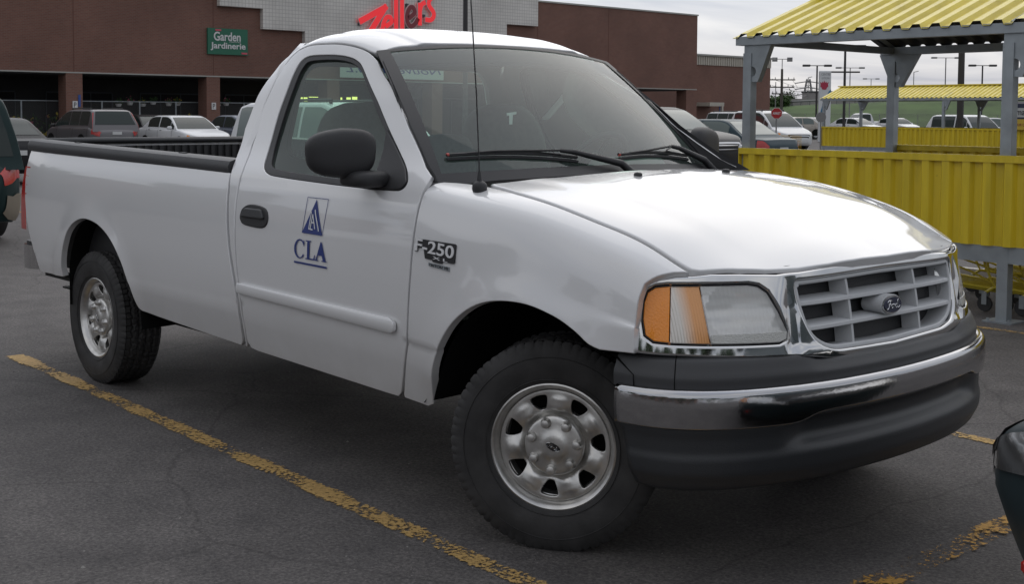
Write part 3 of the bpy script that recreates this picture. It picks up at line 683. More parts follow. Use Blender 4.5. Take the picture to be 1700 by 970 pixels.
for s in (Rr, Ll):
    S = S_cab(s)
    def S2(u, v, S=S, s=s):
        P = S(u, v).copy(); k = np.clip((.665-v)/.012, 0, 1)*np.clip((v-.58)/.08, 0, 1); P[...,1] -= s*k*.005
        k2 = np.exp(-((v-1.20)/.012)**2); P[...,1] -= s*k2*.0015; return P
    d = panel('door', DOOR, S2, WHITE, truck, holes=[WIN], grid=.03, step=.022, centre=C0, depth=.012); doors.append(d)
    if s < 0: part(d, 'white passenger door with blue letters CLA and a triangle logo')
    # seal ring and glass
    panel('window_seal', WIN, S, SEAL, d, holes=[GL], grid=.5, step=.02, off=-.004, depth=.02, r=.003, gap=-.001, centre=C0)
    panel('side_window', inset(np.array(GL[::-1]), -.012), S, SG, d, grid=.08, step=.04, off=-.017, depth=0, gap=0, r=.001, centre=C0)
    mo = rounded([(-1.848,.752),(-1.852,.706),(-.690,.680),(-.664,.690),(-.664,.726),(-.700,.739)], [.012,.01,.012,.012,.012,.012])
    def Sm(u, v, S=S, s=s):
        P = S(u, v).copy(); c = .730-.019*(u+1.85)/1.19; k = np.clip(1-((v-c+.004)/.034)**2, 0, 1); P[...,1] += s*(.017*np.sqrt(k)+.001); return P
    panel('door_moulding', mo, Sm, WHITE, d, grid=.012, step=.012, off=.004, r=.004, depth=.012, gap=0, centre=C0)
    hd = smoothp([(-1.8436,1.0523),(-1.8299,1.0865),(-1.7799,1.1076),(-1.6992,1.1083),(-1.632,1.0965),(-1.6057,1.0678),(-1.6091,1.0323),(-1.6459,1.012),(-1.7256,1.0108),(-1.8079,1.0173),(-1.8349,1.0321)], 5)
    h = panel('door_handle', hd, S, BLACKP, d, grid=.03, step=.012, off=.006, r=.006, depth=.02, gap=0, centre=C0)
    up = rounded([(-1.822,1.056),(-1.795,1.092),(-1.655,1.092),(-1.630,1.058),(-1.635,1.050),(-1.818,1.050)], .012)
    panel('handle_lever', up, S, GREYP, h, grid=.03, step=.012, off=.017, r=.007, depth=.014, gap=0, centre=C0)
    pl = onS(S)
    # inner door skin
    ID = [(-.62,1.20),(-.63,.70),(-.70,.50),(-1.83,.50),(-1.84,.9),(-1.80,1.215)]
    panel('door_inner_panel', ID, S, INTD, d, grid=.1, step=.1, off=-.045, depth=.01, centre=C0)
    # mirror sail, arm and head
    sail = [(-0.9712,1.4545),(-0.8386,1.3693),(-0.7261,1.3014),(-0.6777,1.2558),(-0.6944,1.2289),(-0.7578,1.2225),(-0.955,1.228),(-0.9667,1.2619),(-0.9048,1.2777),(-0.9218,1.3292)]
    mr_ = panel('side_mirror', rounded(sail, .012), S, BLACKP, d, grid=.05, step=.015, off=.004, r=.005, depth=.02, gap=0, centre=C0)
    superell('mirror_arm', (-.865, s*1.000, 1.262), (.085,.085,.034), BLACKP, mr_, .6, .6)
    hm = superell('mirror_head', (-.905, s*1.085, 1.362), (.058,.138,.096), BLACKP, mr_, .62, .62, n=48,
        fn=lambda q, s=s: Vector((q.x*(1.0 if q.x>0 else .45), q.y*(1+.05*q.z), q.z*(1.0-.16*(s*q.y if s*q.y>0 else -.15*s*q.y))+.04*s*q.y*(-1))), rot=Matrix.Rotation(s*.30,3,'Z'))
    superell('mirror_glass', (-.930, s*1.082, 1.362), (.006,.115,.078), CHROME, mr_, .5, .5, n=32, rot=Matrix.Rotation(s*.30,3,'Z'))
# lettering and logo on the near door
D = doors[0]; pl = onS(S_cab(-1)); dec = MB(); H0, H1 = .0035, .0042
def P_(poly): dec.prism(poly, pl, H0, H1)
P_([(-1.2440,1.1578),(-1.3215,1.0185),(-1.1715,1.0165)])
o_ = [(-1.3141,1.1645),(-1.1594,1.1640),(-1.1715,1.0165),(-1.3220,1.0180)]
for i in range(4):
    a, b = np.array(o_[i]), np.array(o_[(i+1)%4]); n_ = np.array([-(b-a)[1],(b-a)[0]]); n_ = n_/np.hypot(*n_)*.0022; P_([a-n_*.5,b-n_*.5,b+n_*.5,a+n_*.5])
P_([(-1.377,.895),(-1.377,.887),(-1.130,.884),(-1.130,.892)])
def glyph(poly, ox): P_([(ox+a*.084, .910+b*.078) for a, b in poly])
import math as _m
Cc = []
for k in range(25): an = _m.radians(38+k*(284/24)); Cc.append((.52+.50*_m.cos(an), .5+.52*_m.sin(an)))
for k in range(24,-1,-1): an = _m.radians(32+k*(296/24)); Cc.append((.54+.36*_m.cos(an), .5+.45*_m.sin(an)))
glyph(Cc, -1.3785); glyph([(.86,.98),(.92,.98),(.92,.66),(.88,.66)], -1.3785)
glyph([(.05,0),(.90,0),(.93,.28),(.88,.28),(.80,.07),(.42,.07),(.42,.93),(.56,.96),(.56,1),(.06,1),(.06,.96),(.22,.93),(.22,.07),(.05,.04)], -1.2960)
glyph([(-.02,0),(.32,0),(.32,.04),(.19,.06),(.27,.30),(.62,.30),(.72,.06),(.60,.04),(.60,0),(1.04,0),(1.04,.04),(.95,.06),(.56,1.02),(.49,1.02),(.09,.06),(-.02,.04)], -1.2190)
dec.build('door_lettering', BLUE, D)
wl = MB(); H2 = .0052
def Wl(pts, w=.0052):
    for a, b in zip(pts[:-1], pts[1:]):
        a, b = np.array(a), np.array(b); t_ = (b-a)/np.hypot(*(b-a)); n_ = np.array([-t_[1],t_[0]])*w/2; a = a-t_*w*.3; b = b+t_*w*.3; wl.prism([a-n_,b-n_,b+n_,a+n_], pl, H1+.0001, H2)
Wl([(-1.2660,1.105),(-1.2720,1.037),(-1.2440,1.0345)]); Wl([(-1.2610,1.040),(-1.2530,1.096),(-1.2270,1.040)]); Wl([(-1.2580,1.064),(-1.2350,1.0625)]); Wl([(-1.2330,1.098),(-1.1980,1.033)],.006); Wl([(-1.2400,1.115),(-1.2330,1.098)],.006)
wl.build('logo_white_strokes', mat('white_vinyl', (.7,.71,.73), .4), D)
wcut = MB(); 
# ---- front fenders
FEN = [(-.545,.413),]+[tuple(q) for q in smoothp([(-.503,.43),(-.468,.525),(-.412,.645),(-.325,.752),(-.224,.825),(-.118,.872),(-.004,.8935),(.1036,.892),(.2053,.862),(.2888,.816),(.345,.778),(.39,.7635)],6,closed=False)]+[(.43,.7628),(.515,.7625),(.5145,.82),(.5130,.93),(.512,1.02),(.513,1.09),(.520,1.145),(.545,1.185),(.575,1.225),(.606,1.2545),(.5245,1.2575),(.4586,1.2578),(.2685,1.258),(.1573,1.2582),(.0272,1.2582),(-.18,1.2582),(-.37,1.2560),(-.43,1.252),(-.49,1.246),(-.535,1.238),(-.553,1.222),(-.562,1.1785),(-.566,1.1239),(-.566,1.0202),(-.574,.9229),(-.591,.7772),(-.605,.6627),(-.634,.5786),(-.695,.436),(-.695,.420)]
fenders = []
for s in (Rr, Ll):
    S = S_front(s)
    def S2(u, v, S=S, s=s):
        P = S(u, v).copy(); k = np.clip((.665-v)/.012, 0, 1)*np.clip((v-.58)/.08, 0, 1)*(u < -.3); P[...,1] -= s*k*.005; return P
    fd = panel('front_fender', FEN, S2, WHITE, truck, grid=.025, step=.02, centre=(.0,0,.7), depth=.03); fenders.append(fd)
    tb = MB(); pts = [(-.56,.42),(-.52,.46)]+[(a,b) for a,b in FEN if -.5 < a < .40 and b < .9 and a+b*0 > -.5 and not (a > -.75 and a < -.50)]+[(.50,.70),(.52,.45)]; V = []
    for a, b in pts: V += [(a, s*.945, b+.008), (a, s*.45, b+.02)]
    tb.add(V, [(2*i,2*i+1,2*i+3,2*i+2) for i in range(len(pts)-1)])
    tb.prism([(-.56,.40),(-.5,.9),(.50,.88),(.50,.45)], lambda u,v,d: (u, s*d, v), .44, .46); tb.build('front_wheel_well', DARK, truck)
    # model badge
    pf = onS(S); bd = MB(); dx = .006
    bd.prism([(-.547,1.046),(-.547,1.006),(-.533,1.006),(-.533,1.024),(-.490,1.026),(-.490,.9995),(-.318,1.004),(-.310,1.010),(-.310,1.048),(-.318,1.053)] if False else [(-.547,1.045),(-.545,1.006),(-.533,1.006),(-.530,1.019),(-.492,1.019),(-.488,1.004),(-.482,.989),(-.440,.989),(-.436,.983),(-.385,.983),(-.380,.991),(-.318,.992),(-.312,.998),(-.312,1.049),(-.318,1.053)], pf, .001, .006)
    bd.build('model_badge', BADGEB, fd); BLT = MATS.get('bright_badge_silver') or mat('bright_badge_silver', (.72,.72,.73), .35)
    b2 = letters('badge_letters', 'F-250', pf, BLT, fd, (-.542,1.008,-.317,1.046), .006, .009, mirror=(s > 0), bold=.012)
    letters('badge_letters', 'X L', pf, BLT, fd, (-.435,.993,-.350,1.002), .006, .008, mirror=(s > 0), bold=.01)
    bd = MB(); bd.prism([(-.462,.978),(-.462,.967),(-.342,.963),(-.342,.978)], pf, .001, .005); bd.build('engine_badge', STEELG, fd)
    letters('badge_letters', 'TRITON V8', pf, BADGEB, fd, (-.458,.967,-.346,.976), .005, .0065, mirror=(s > 0))
# ---- hood
TH = 2.06
SfF = S_full(S_front, TH)
hs = [(.812,0),(.811,-.12),(.806,-.25),(.792,-.38),(.765,-.50),(.727,-.61),(.690,-.69),(.652,-.745),(.622,-.785),(.600,-.797),(.5245,-.7975),(.4586,-.7978),(.2685,-.798),(.0272,-.798),(-.18,-.798),(-.335,-.796),(-.378,-.790),(-.345,-.74),(-.31,-.66),(-.27,-.54),(-.245,-.38),(-.238,-.2)]
HOOD = hs+[(-.235,0)]+[(u,-w) for u, w in hs[::-1][:-1]]
hood = panel('hood', HOOD, SfF, WHITE, truck, grid=.03, step=.025, centre=(.0,0,.6), depth=.025, r=.006)
for x, w in ((-.105,-.33),(-.105,.33)):
    c = SfF(np.array([x]), np.array([w]))[0]; superell('washer_nozzle', (c[0],c[1],c[2]+.004), (.018,.013,.010), BLACKP, hood, .8, .8, n=16)
# dark inner lining under hood, fenders and cowl so that gaps read black
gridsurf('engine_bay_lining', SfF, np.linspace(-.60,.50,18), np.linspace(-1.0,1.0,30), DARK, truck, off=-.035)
# ---- cowl panel (black plastic between windscreen and hood)
def S_cowl(u, v):
    u = np.atleast_1d(u).astype(float); v = np.atleast_1d(v).astype(float); a = np.abs(u)
    P0 = S_ws(u*1.0, 0*v-.02); w = np.clip(u*.842, -.86, .86)
    xe = -.215-.165*a**3; ze = 1.272-.035*a**2.5
    P1 = np.stack([xe+0*u, u*.83, ze+0*u], -1); return P0+(P1-P0)*v[:,None]
gridsurf('cowl_panel', S_cowl, np.linspace(-1.04,1.07,31), np.linspace(0,1,6), BLACKP, truck, flip=False)
cg = MB()
for k in range(46):
    u = -.86+k*.021
    if u > .1: break
    a = S_cowl(np.array([u]), np.array([.55]))[0]; b = S_cowl(np.array([u+.012]), np.array([.80]))[0]; cg.box((min(a[0],b[0]), a[1], a[2]+.001), (max(a[0],b[0]), b[1], a[2]+.007))
cg.build('cowl_grille', BLACKP, truck)
# ---- windscreen
wso = [(-1.0,.0),(-.5,-.0),(0,.0),(.5,-.0),(1.0,.0),(1.0,.5),(1.0,1),(.5,1),(0,1),(-.5,1),(-1,1),(-1,.5)]
ws = gridsurf('windscreen', S_ws, np.linspace(-.985,1.0,41), np.linspace(.0,.985,22), WSG, truck, off=0)
fr_ = MB()
# black border: frit + moulding
def band(name, us, vs, off, m_): return gridsurf(name, S_ws, us, vs, m_, ws, off=off, thick=.006)
_n = surfN(S_ws, np.array([0.]), np.array([.5]))[0]; WSF = 1 if _n[0] > 0 else -1
band('windscreen_moulding', np.linspace(-1.045,-.955,6), np.linspace(-.05,1.0,20), .004*WSF, SEAL)
band('windscreen_moulding', np.linspace(.985,1.05,5), np.linspace(-.05,1.0,20), .004*WSF, SEAL)
band('windscreen_moulding', np.linspace(-1.04,1.04,40), np.linspace(.984,1.004,4), .004*WSF, SEAL)
band('windscreen_frit', np.linspace(-1.0,1.0,40), np.linspace(-.06,.075,5), .002*WSF, SEAL)
tintm = mat('violet_shade_band', (.055,.05,.075), .5); tintm.node_tree.nodes['Principled BSDF'].inputs['Alpha'].default_value = .8; band('shade_band', np.linspace(-.955,.985,40), np.linspace(.875,.984,5), -.010*WSF, tintm); tint2 = mat('violet_shade_fade', (.055,.05,.085), .5); tint2.node_tree.nodes['Principled BSDF'].inputs['Alpha'].default_value = .4; band('shade_band', np.linspace(-.955,.985,40), np.linspace(.84,.875,3), -.010*WSF, tint2)
for s in (Rr, Ll):
    Sc = S_cab(s); V = []
    for (a_, b_) in ((-.500,1.255),(-.546,1.283),(-.617,1.3173),(-.7252,1.3892),(-.8272,1.4616),(-.9559,1.5722),(-1.0791,1.6851),(-1.1662,1.7479),(-1.2285,1.7985)):
        q = Sc(np.array([a_+.008]), np.array([b_+.004]))[0]; v_ = min(1.0,max(-.04,(q[2]-1.248)/.545)); w_ = S_ws(np.array([s*1.035]), np.array([v_]))[0]
        e_ = 0; V += [tuple(w_+np.array([.006+.008*e_,0,.004+.004*e_])), tuple((w_+q)/2+np.array([.010+.022*e_,s*.004+.006*e_,.006+.014*e_])), tuple(q+np.array([.004+.012*e_,-s*.001+.010*e_,.001+.008*e_]))]
    o = mesh('pillar_trim', V, [(3*i+j,3*i+j+1,3*i+4+j,3*i+3+j) for i in range(8) for j in range(2)], SEAL, ws, smooth=True); fix_normals(o)
# ---- wipers
def wsp(u, v, d): 
    P = S_ws(np.array([u]), np.array([v]))[0]; n_ = surfN(S_ws, np.array([u]), np.array([v]))[0]*WSF; return tuple(P+n_*d)
for piv, elbow, mid, tip, inn in (((.165,-.04),(.09,.055),(-.27,.150),(-.905,.175),(-.17,.118)), ((1.0,-.05),(.93,.08),(.66,.175),(.145,.128),(.80,.125))):
    wp = MB()
    wp.tube([wsp(*piv,.02), wsp(*elbow,.03), wsp(mid[0]+.2*(elbow[0]-mid[0]), mid[1]+.2*(elbow[1]-mid[1]),.035), wsp(*mid,.028)], [.019,.016,.011,.008], 8)
    n_ = 14; V = []
    pts = [(tip[0]+(inn[0]-tip[0])*k/n_, tip[1]+(inn[1]-tip[1])*k/n_+.016*math.sin(math.pi*k/n_)) for k in range(n_+1)]
    wp.tube([wsp(*q,.014) for q in pts], [.0075]*(n_+1), 6); wp.tube([wsp(q[0],q[1]-.018,.005) for q in pts], [.007]*(n_+1), 6)
    wp.tube([wsp(pts[2][0],pts[2][1],.018), wsp(pts[5][0],pts[5][1],.026), wsp(*mid,.03), wsp(pts[9][0],pts[9][1],.026), wsp(pts[12][0],pts[12][1],.018)], .005, 6)
    o = wp.build('wiper', BLACKP, truck, auto=50)
    tp = MB(); tp.tube([wsp(*pts[0],.014), wsp(pts[0][0]+.012,pts[0][1],.014)], .0075, 6); tp.build('wiper_end_cap', mat('faded_red_plastic', (.45,.06,.05), .5), o)
# ---- antenna
superell('antenna_base', (-.330,-.868,1.248), (.027,.027,.026), BLACKP, truck, .8, .9, n=20)
an = MB(); an.tube([(-.330,-.868,1.262),(-.332,-.868,1.31)], [.012,.005], 8); an.tube([(-.332,-.868,1.30),(-.350,-.868,1.58),(-.385,-.868,1.94),(-.400,-.868,2.08)], .0026, 6); an.build('antenna_mast', SEAL, truck, auto=50)
# ---- front fascia: chrome surround
bo = [(-.872,1.016),(-.93,1.014),(-.992,1.006),(-1.040,.988),(-1.066,.957),(-1.075,.898),(-1.072,.830),(-1.062,.7745),(-.8968,.7705),(-.7322,.7635),(-.60,.760),(-.50,.757),(-.43,.747),(-.36,.734),(-.25,.726),(-.12,.7225),(0,.722)]
top = [(-.80,1.022),(-.71,1.0215),(-.63,1.0185),(-.55,1.015),(-.45,1.018),(-.32,1.026),(-.16,1.031)]
def ms(a): return math.copysign(float(np.interp(abs(a), [0,.451,.525,.872,1.038,1.2], [0,.472,.544,.877,1.037,1.2])), a)
bo = [(ms(a),b) for a, b in bo]; top = [(ms(a),b) for a, b in top]
bez = bo+[(-a,b) for a, b in bo[::-1][1:]]+[(-a,b) for a, b in top]+[(0,1.032)]+top[::-1]
LN = [(-1.046,.9308),(-1.036,.962),(-1.008,.978),(-.96,.9835),(-.8435,.9851),(-.6681,.9856),(-.63,.979),(-.597,.9589),(-.5591,.8998),(-.528,.8372),(-.533,.812),(-.566,.8025),(-.8064,.8065),(-.9401,.8085),(-1.003,.8120),(-1.034,.8293),(-1.046,.8783)]
GR = rounded([(-.475,.990),(0,.996),(.475,.990),(.466,.900),(.425,.800),(.335,.757),(0,.747),(-.335,.757),(-.425,.800),(-.466,.900)], [.02,.0,.02,.05,.06,.05,0,.05,.06,.05])
LN = [(ms(a),b+.002) for a, b in LN]; GR = np.array([(ms(a),b+.003) for a, b in GR])
LNo = inset(np.array(LN[::-1]) if area2(np.array(LN)) < 0 else np.array(LN), -.004)
def mirr(P): return [(-a,b) for a, b in P][::-1]
def S_bez(s, z):
    P = S_fas(s, z).copy(); g_ = np.exp(-((np.abs(s)-.518)/.033)**2)*np.clip((1.02-z)/.1,0,1)*np.clip((z-.75)/.05,0,1); P[:,0] -= .016*g_
    f_ = np.exp(-((z-.765)/.02)**2)*.006*(np.abs(s) < .5); P[:,0] += f_; return P
gs = panel('grille_surround', bez, S_bez, CHROME, truck, holes=[LNo, mirr(LNo), GR], grid=.02, step=.016, r=.009, depth=.05, gap=0, centre=(0,0,.85))
panel('hood_seal', [(-.85,.99),(0,1.0),(.85,.99),(.84,1.035),(0,1.06),(-.84,1.035)], S_fas, DARK, truck, grid=.03, step=.02, off=-.022, depth=.01, centre=(0,0,.85))
# grille insert
gi = MB(); back = -.085
def fpt(s, z, d):
    P, N_ = PF(s); q = z-.74; o = -(.10*q+.28*q*abs(q))+d; return (float(P[0][0]+N_[0][0]*o), float(P[0][1]+N_[0][1]*o), z)
def blade(s0, s1, z0, z1, d_front, d_back, h, n=24):
    V = []
    for k in range(n+1):
        t = k/n; s_ = s0+(s1-s0)*t; z = z0+(z1-z0)*t
        V += [fpt(s_, z-h*.42, d_back), fpt(s_, z-h*.5, d_front-.004), fpt(s_, z-h*.3, d_front), fpt(s_, z+h*.3, d_front), fpt(s_, z+h*.5, d_front-.004), fpt(s_, z+h*.9, d_back)]
    Fc = [(i*6+j, i*6+j+1, (i+1)*6+j+1, (i+1)*6+j) for i in range(n) for j in range(5)]; gi.add(V, Fc)
zc = (.996+.747)/2
for z, ins in ((.915,.493),(.835,.470)): blade(-ins, ins, z, z, -.016, -.085, .015)
for s_ in (-.210,.210):
    V = []
    for k in range(13):
        z = .745+.25*k/12; w = .006
        V += [fpt(s_-w*2.2, z, -.085), fpt(s_-w, z, -.022), fpt(s_+w, z, -.022), fpt(s_+w*2.2, z, -.085)]
    gi.add(V, [(i*4+j, i*4+j+1, (i+1)*4+j+1, (i+1)*4+j) for i in range(12) for j in range(3)])
gri = gi.build('grille', GRIL, truck, auto=40)
GRi = inset(GR if area2(GR) > 0 else GR[::-1], .014)
panel('grille_frame', GR, S_fas, GRIL, gri, holes=[GRi], grid=.3, step=.02, off=-.012, depth=.075, r=.006, gap=-.001, centre=(0,0,.85))
panel('grille_backing', inset(GR if area2(GR) > 0 else GR[::-1], -.02), S_fas, BLACKP, gri, grid=.06, step=.04, off=-.09, depth=.005, centre=(0,0,.85))
# oval badge
ob = MB(); bc = np.array(fpt(.0,.875,-.005)); 
def ellp(a, b, n=40): return [(a*math.cos(2*math.pi*k/n), b*math.sin(2*math.pi*k/n)) for k in range(n)]
fo = lambda u, v, d: (bc[0]+d-.04*v, u, .874+v)
ob.prism(ellp(.063,.035), fo, -.07, .006); holder = ob.build('badge_holder', GRIL, gri, auto=50)
o1 = MB(); o1.prism(ellp(.058,.031), fo, .006, .013); oval = o1.build('oval_badge', CHROME, gri, auto=50)
o2 = MB(); o2.prism(ellp(.053,.0265), fo, .013, .0155); o2.build('badge_field', OVALB, oval)
def script_word(mb, fo2, d, sc=1.0, r=.0013):
    st = [[(-.040,.010),(-.030,.016),(-.012,.015),(-.004,.010)],[(-.020,.014),(-.026,.002),(-.034,-.012),(-.046,-.014),(-.050,-.006)],[(-.034,.002),(-.018,.003)],
          [(-.012,-.012),(-.017,-.006),(-.012,.001),(-.005,-.002),(-.006,-.010),(-.012,-.012)],[(-.006,.0),(.000,.002),(.003,-.004),(.002,-.012)],[(.003,-.002),(.008,.002),(.012,.001)],
          [(.026,.0),(.018,.001),(.013,-.006),(.017,-.012),(.025,-.009),(.030,.004),(.034,.016),(.028,.014),(.027,-.006),(.032,-.013),(.044,-.006)]]
    for q in st:
        q = smoothp([(a*sc,b*sc) for a, b in q], 5, closed=False); mb.tube([fo2(a,b,d) for a, b in q], r, 5)
o3 = MB(); script_word(o3, fo, .0165, .92, .0015); o3.build('badge_script', CHROME, oval)
# ---- headlights
def flute(m_, n_, st, blocks=False):
    """moulded optics: fine vertical flutes, plus horizontal steps on the main lens"""
    t = m_.node_tree; b = t.nodes['Principled BSDF']; l = t.links.new; tc_ = N(t, 'ShaderNodeTexCoord'); w = N(t, 'ShaderNodeTexWave', wave_type='BANDS', bands_direction='Y'); l(tc_.outputs['Object'], w.inputs[0]); w.inputs['Scale'].default_value = n_
    w.inputs['Distortion'].default_value = .0; bp = N(t, 'ShaderNodeBump'); bp.inputs['Strength'].default_value = st; bp.inputs['Distance'].default_value = .004
    if blocks:
        w2 = N(t, 'ShaderNodeTexWave', wave_type='BANDS', bands_direction='Z'); l(tc_.outputs['Object'], w2.inputs[0]); w2.inputs['Scale'].default_value = 9; ad_ = N(t, 'ShaderNodeMath', operation='ADD'); l(w.outputs['Fac'], ad_.inputs[0]); l(w2.outputs['Fac'], ad_.inputs[1]); l(ad_.outputs[0], bp.inputs['Height'])
    else: l(w.outputs['Fac'], bp.inputs['Height'])
    l(bp.outputs[0], b.inputs['Normal'])
for s in (Rr, Ll):
    L_ = LN if s < 0 else mirr(LN)
    L_ = np.array(L_)
    sgx = lambda q: (q if s < 0 else (-q[0], q[1]))
    hl = panel('headlight', L_, S_fas, DARK, truck, grid=.012, step=.012, off=-.075, r=.002, depth=.002, gap=.0, centre=(0,0,.85))
    # amber marker, ribbed turn lens, main lamp (three reflectors behind one clear lens)
    divs = [-.951,-.834]
    def clip_lens(a, b):
        P = resample(LN, .006); q = [(min(max(x,a),b), z) for x, z in P]; o = []
        for p_ in q:
            if not o or abs(o[-1][0]-p_[0])+abs(o[-1][1]-p_[1]) > 1e-5: o.append(p_)
        o = [(x+ (.030*(.985-z)/.17-.015 if b-a < .2 and a > -1 and x > b-1e-6 else 0), z) for x, z in o]
        if a > -.84: o = [(x+(.030*(.985-z)/.17-.015 if x < a+1e-6 else 0), z) for x, z in o]
        return np.array([sgx(p_) for p_ in o])
    am = panel('amber_marker', clip_lens(-1.05,-.9515), S_fas, AMBER, hl, grid=.012, step=.01, off=-.010, r=.003, depth=.02, gap=.001, centre=(0,0,.85))
    def S_rib(u, v): 
        P = S_fas(u, v).copy(); return P
    ribm = mat('ribbed_turn_lens', (.80,.74,.66), .15, .25, .5); flute(ribm, 48, .25); 
    t_ = ribm.node_tree; tc_ = N(t_, 'ShaderNodeTexCoord'); sx_ = N(t_, 'ShaderNodeSeparateXYZ'); t_.links.new(tc_.outputs['Object'], sx_.inputs[0])
    rr_ = N(t_, 'ShaderNodeValToRGB'); mr2 = N(t_, 'ShaderNodeMapRange'); ab_ = N(t_, 'ShaderNodeMath', operation='ABSOLUTE'); t_.links.new(sx_.outputs[1], ab_.inputs[0]); t_.links.new(ab_.outputs[0], mr2.inputs[0])
    mr2.inputs[1].default_value = .875; mr2.inputs[2].default_value = .785; t_.links.new(mr2.outputs[0], rr_.inputs[0])
    rr_.color_ramp.elements[0].color = (.72,.68,.62,1); rr_.color_ramp.elements[0].position = .40; rr_.color_ramp.elements[1].color = (.75,.36,.14,1); rr_.color_ramp.elements[1].position = .75; t_.links.new(rr_.outputs[0], t_.nodes['Principled BSDF'].inputs['Base Color'])
    panel('turn_signal', clip_lens(-.9505,-.835), S_rib, ribm, hl, grid=.01, step=.01, off=-.012, r=.002, depth=.02, gap=.001, centre=(0,0,.85))
    def S_ref(u, v):
        P = S_fas(u, v).copy(); a = np.abs(u); k = np.clip((a-.58)/.25,0,1)*np.clip((.838-a)/.03,0,1); kk = np.clip((v-.812)/.04,0,1)*np.clip((.984-v)/.03,0,1)
        b = np.clip(1-((a-.70)/.12)**2-((v-.91)/.085)**2, 0, 1); P[:,0] += -.030*b-.004*kk; return P
    panel('lamp_reflector', clip_lens(-.834,-.52), S_ref, REFL, hl, grid=.01, step=.01, off=-.018, r=.002, depth=.012, gap=.002, centre=(0,0,.85))
    def S_l(u, v):
        P = S_fas(u, v).copy(); return P
    ld = MATS.get('diffusing_lens')
    if ld is None:
        ld = mat('diffusing_lens', (.80,.80,.78), .16, 0, .6); flute(ld, 26, .28, True); b_ = ld.node_tree.nodes['Principled BSDF']; b_.inputs['Alpha'].default_value = .52
    panel('lamp_lens', clip_lens(-.833,-.52), S_l, ld, hl, grid=.012, step=.01, off=-.008, r=.002, depth=.008, gap=.0, centre=(0,0,.85))
    panel('lens_lower_band', np.array([sgx(q) for q in rounded([(-.815,.838),(-.545,.838),(-.538,.812),(-.56,.8065),(-.815,.8105)], .008)]), S_fas, MATS.get('frosted_band') or mat('frosted_band', (.60,.60,.57), .25, 0, .5, bump=(240,.6)), hl, grid=.02, step=.01, off=-.0065, r=.001, depth=.003, gap=.0, centre=(0,0,.85))
    panel('headlight_gasket', inset(L_ if area2(L_) > 0 else L_[::-1], -.002), S_fas, BLACKP, hl, holes=[inset(L_ if area2(L_) > 0 else L_[::-1], .0015)], grid=.4, step=.015, off=-.006, r=.001, depth=.03, gap=0, centre=(0,0,.85))
# ---- front bumper
SM = PB.smax
def chr_max(s): a = np.abs(s); return .152-.030*(.5+.5*np.tanh((.52-a)/.045))
def S_chr2(s, w): s = np.atleast_1d(s); w = np.atleast_1d(w); return S_chr(s, w*chr_max(s))
fb = gridsurf('front_bumper', S_chr2, np.linspace(-SM+.075,SM-.075,110), np.r_[np.linspace(0,1,36)], CHROME_B, truck, flip=False)
# dips in the lower chrome edge are covered by the valance
def S_padf(s, w): return S_pad(s, w)
def S_pad2(s, w):
    P = S_pad(s, w).copy(); k = .5+.5*np.tanh((.47-np.abs(s))/.035); t = np.clip(1-w/.175,0,1); P[:,2] -= .058*k*np.minimum(1,t*1.8); P[:,0] -= .012*k*t; return P
gridsurf('bumper_pad', S_pad2, np.linspace(-SM+.045,SM-.045,90), np.linspace(0,.195,30), GREYP, fb)
def S_valf(s, w):
    s = np.atleast_1d(s); w = np.atleast_1d(w); P = S_val(s, w); return P
def vtop(s): a = np.abs(s); return np.where(a < .44, 0.006, np.where(a > .60, .038, .006+(a-.44)/.16*.032))
# valance : loft whose upper edge follows the raised centre
ss = np.linspace(-SM+.085,SM-.085,101); V = []; Nn = []; rows = 30
for i, s_ in enumerate(ss):
    w0 = float(vtop(s_)); w1 = .27
    ws_ = w0+(w1-w0)*np.linspace(0,1,rows)
    P = S_val(np.full(rows, s_), ws_); nn = surfN(S_val, np.full(rows, s_), ws_)
    rec = .034*np.clip(1-np.abs((ws_-.068)/.052)**3,0,1)*np.clip((.62-abs(s_))/.12,0,1); out_ = -.004*np.exp(-(ws_-w0)**2/.0001)
    T_, N_ = PB(np.full(rows, s_)); P[:,0] += N_[:,0]*(out_-rec); P[:,1] += N_[:,1]*(out_-rec)
    # ends cut forward towards the bottom
    k = max(0, abs(s_)-(SM-.34))/.25; P[:,0] += (.045*np.clip((.56-P[:,2])/.22,0,1)*k); P[:,1] *= 1-.02*np.clip((.56-P[:,2])/.22,0,1)*k
    V += list(P)
Fc = [(i*rows+j,i*rows+j+1,(i+1)*rows+j+1,(i+1)*rows+j) for i in range(len(ss)-1) for j in range(rows-1)]
vo = mesh('bumper_valance', V, Fc, VALM, fb, smooth=True); fix_normals(vo)
for o in (vo, fb):
    sd_ = o.modifiers.new('thick', 'SOLIDIFY'); sd_.thickness = .004; sd_.offset = 0
bb = MB(); bb.box((.30,-.60,.42),(.74,.60,.72), bev=.05); bb.build('front_crossmember', DARK, truck)
blt = MB()
for s_, w_ in ((-.425,.045),(-.345,.047),(-.425,.085),(.50,.05),(.50,.09),(.60,.05)):
    q = S_chr(np.array([s_]), np.array([w_]))[0]; nn = surfN(S_chr, np.array([s_]), np.array([w_]))[0]; nn = nn if nn[0] > 0 else -nn; blt.tube([tuple(q-nn*.002), tuple(q+nn*.0018)], .0052, 10)
blt.build('bumper_plug', mat('rusty_plug', (.05,.025,.018), .8), fb)
for s_ in (-.98,.98):
    sj = MB(); 
    for k_ in range(10):
        a_ = S_pad(np.array([s_]), np.array([.10+.085*k_/9]))[0]; b2_ = S_pad(np.array([s_]), np.array([.10+.085*(k_+1)/9]))[0]
        sj.tube([tuple(a_), tuple(b2_)], .0018, 5)
    sj.build('pad_joint', DARK, fb)
rb = MB()
for y, z in ((-.71,.655),(-.62,.64),(-.66,.60),(.62,.66),(.655,.63)): pass
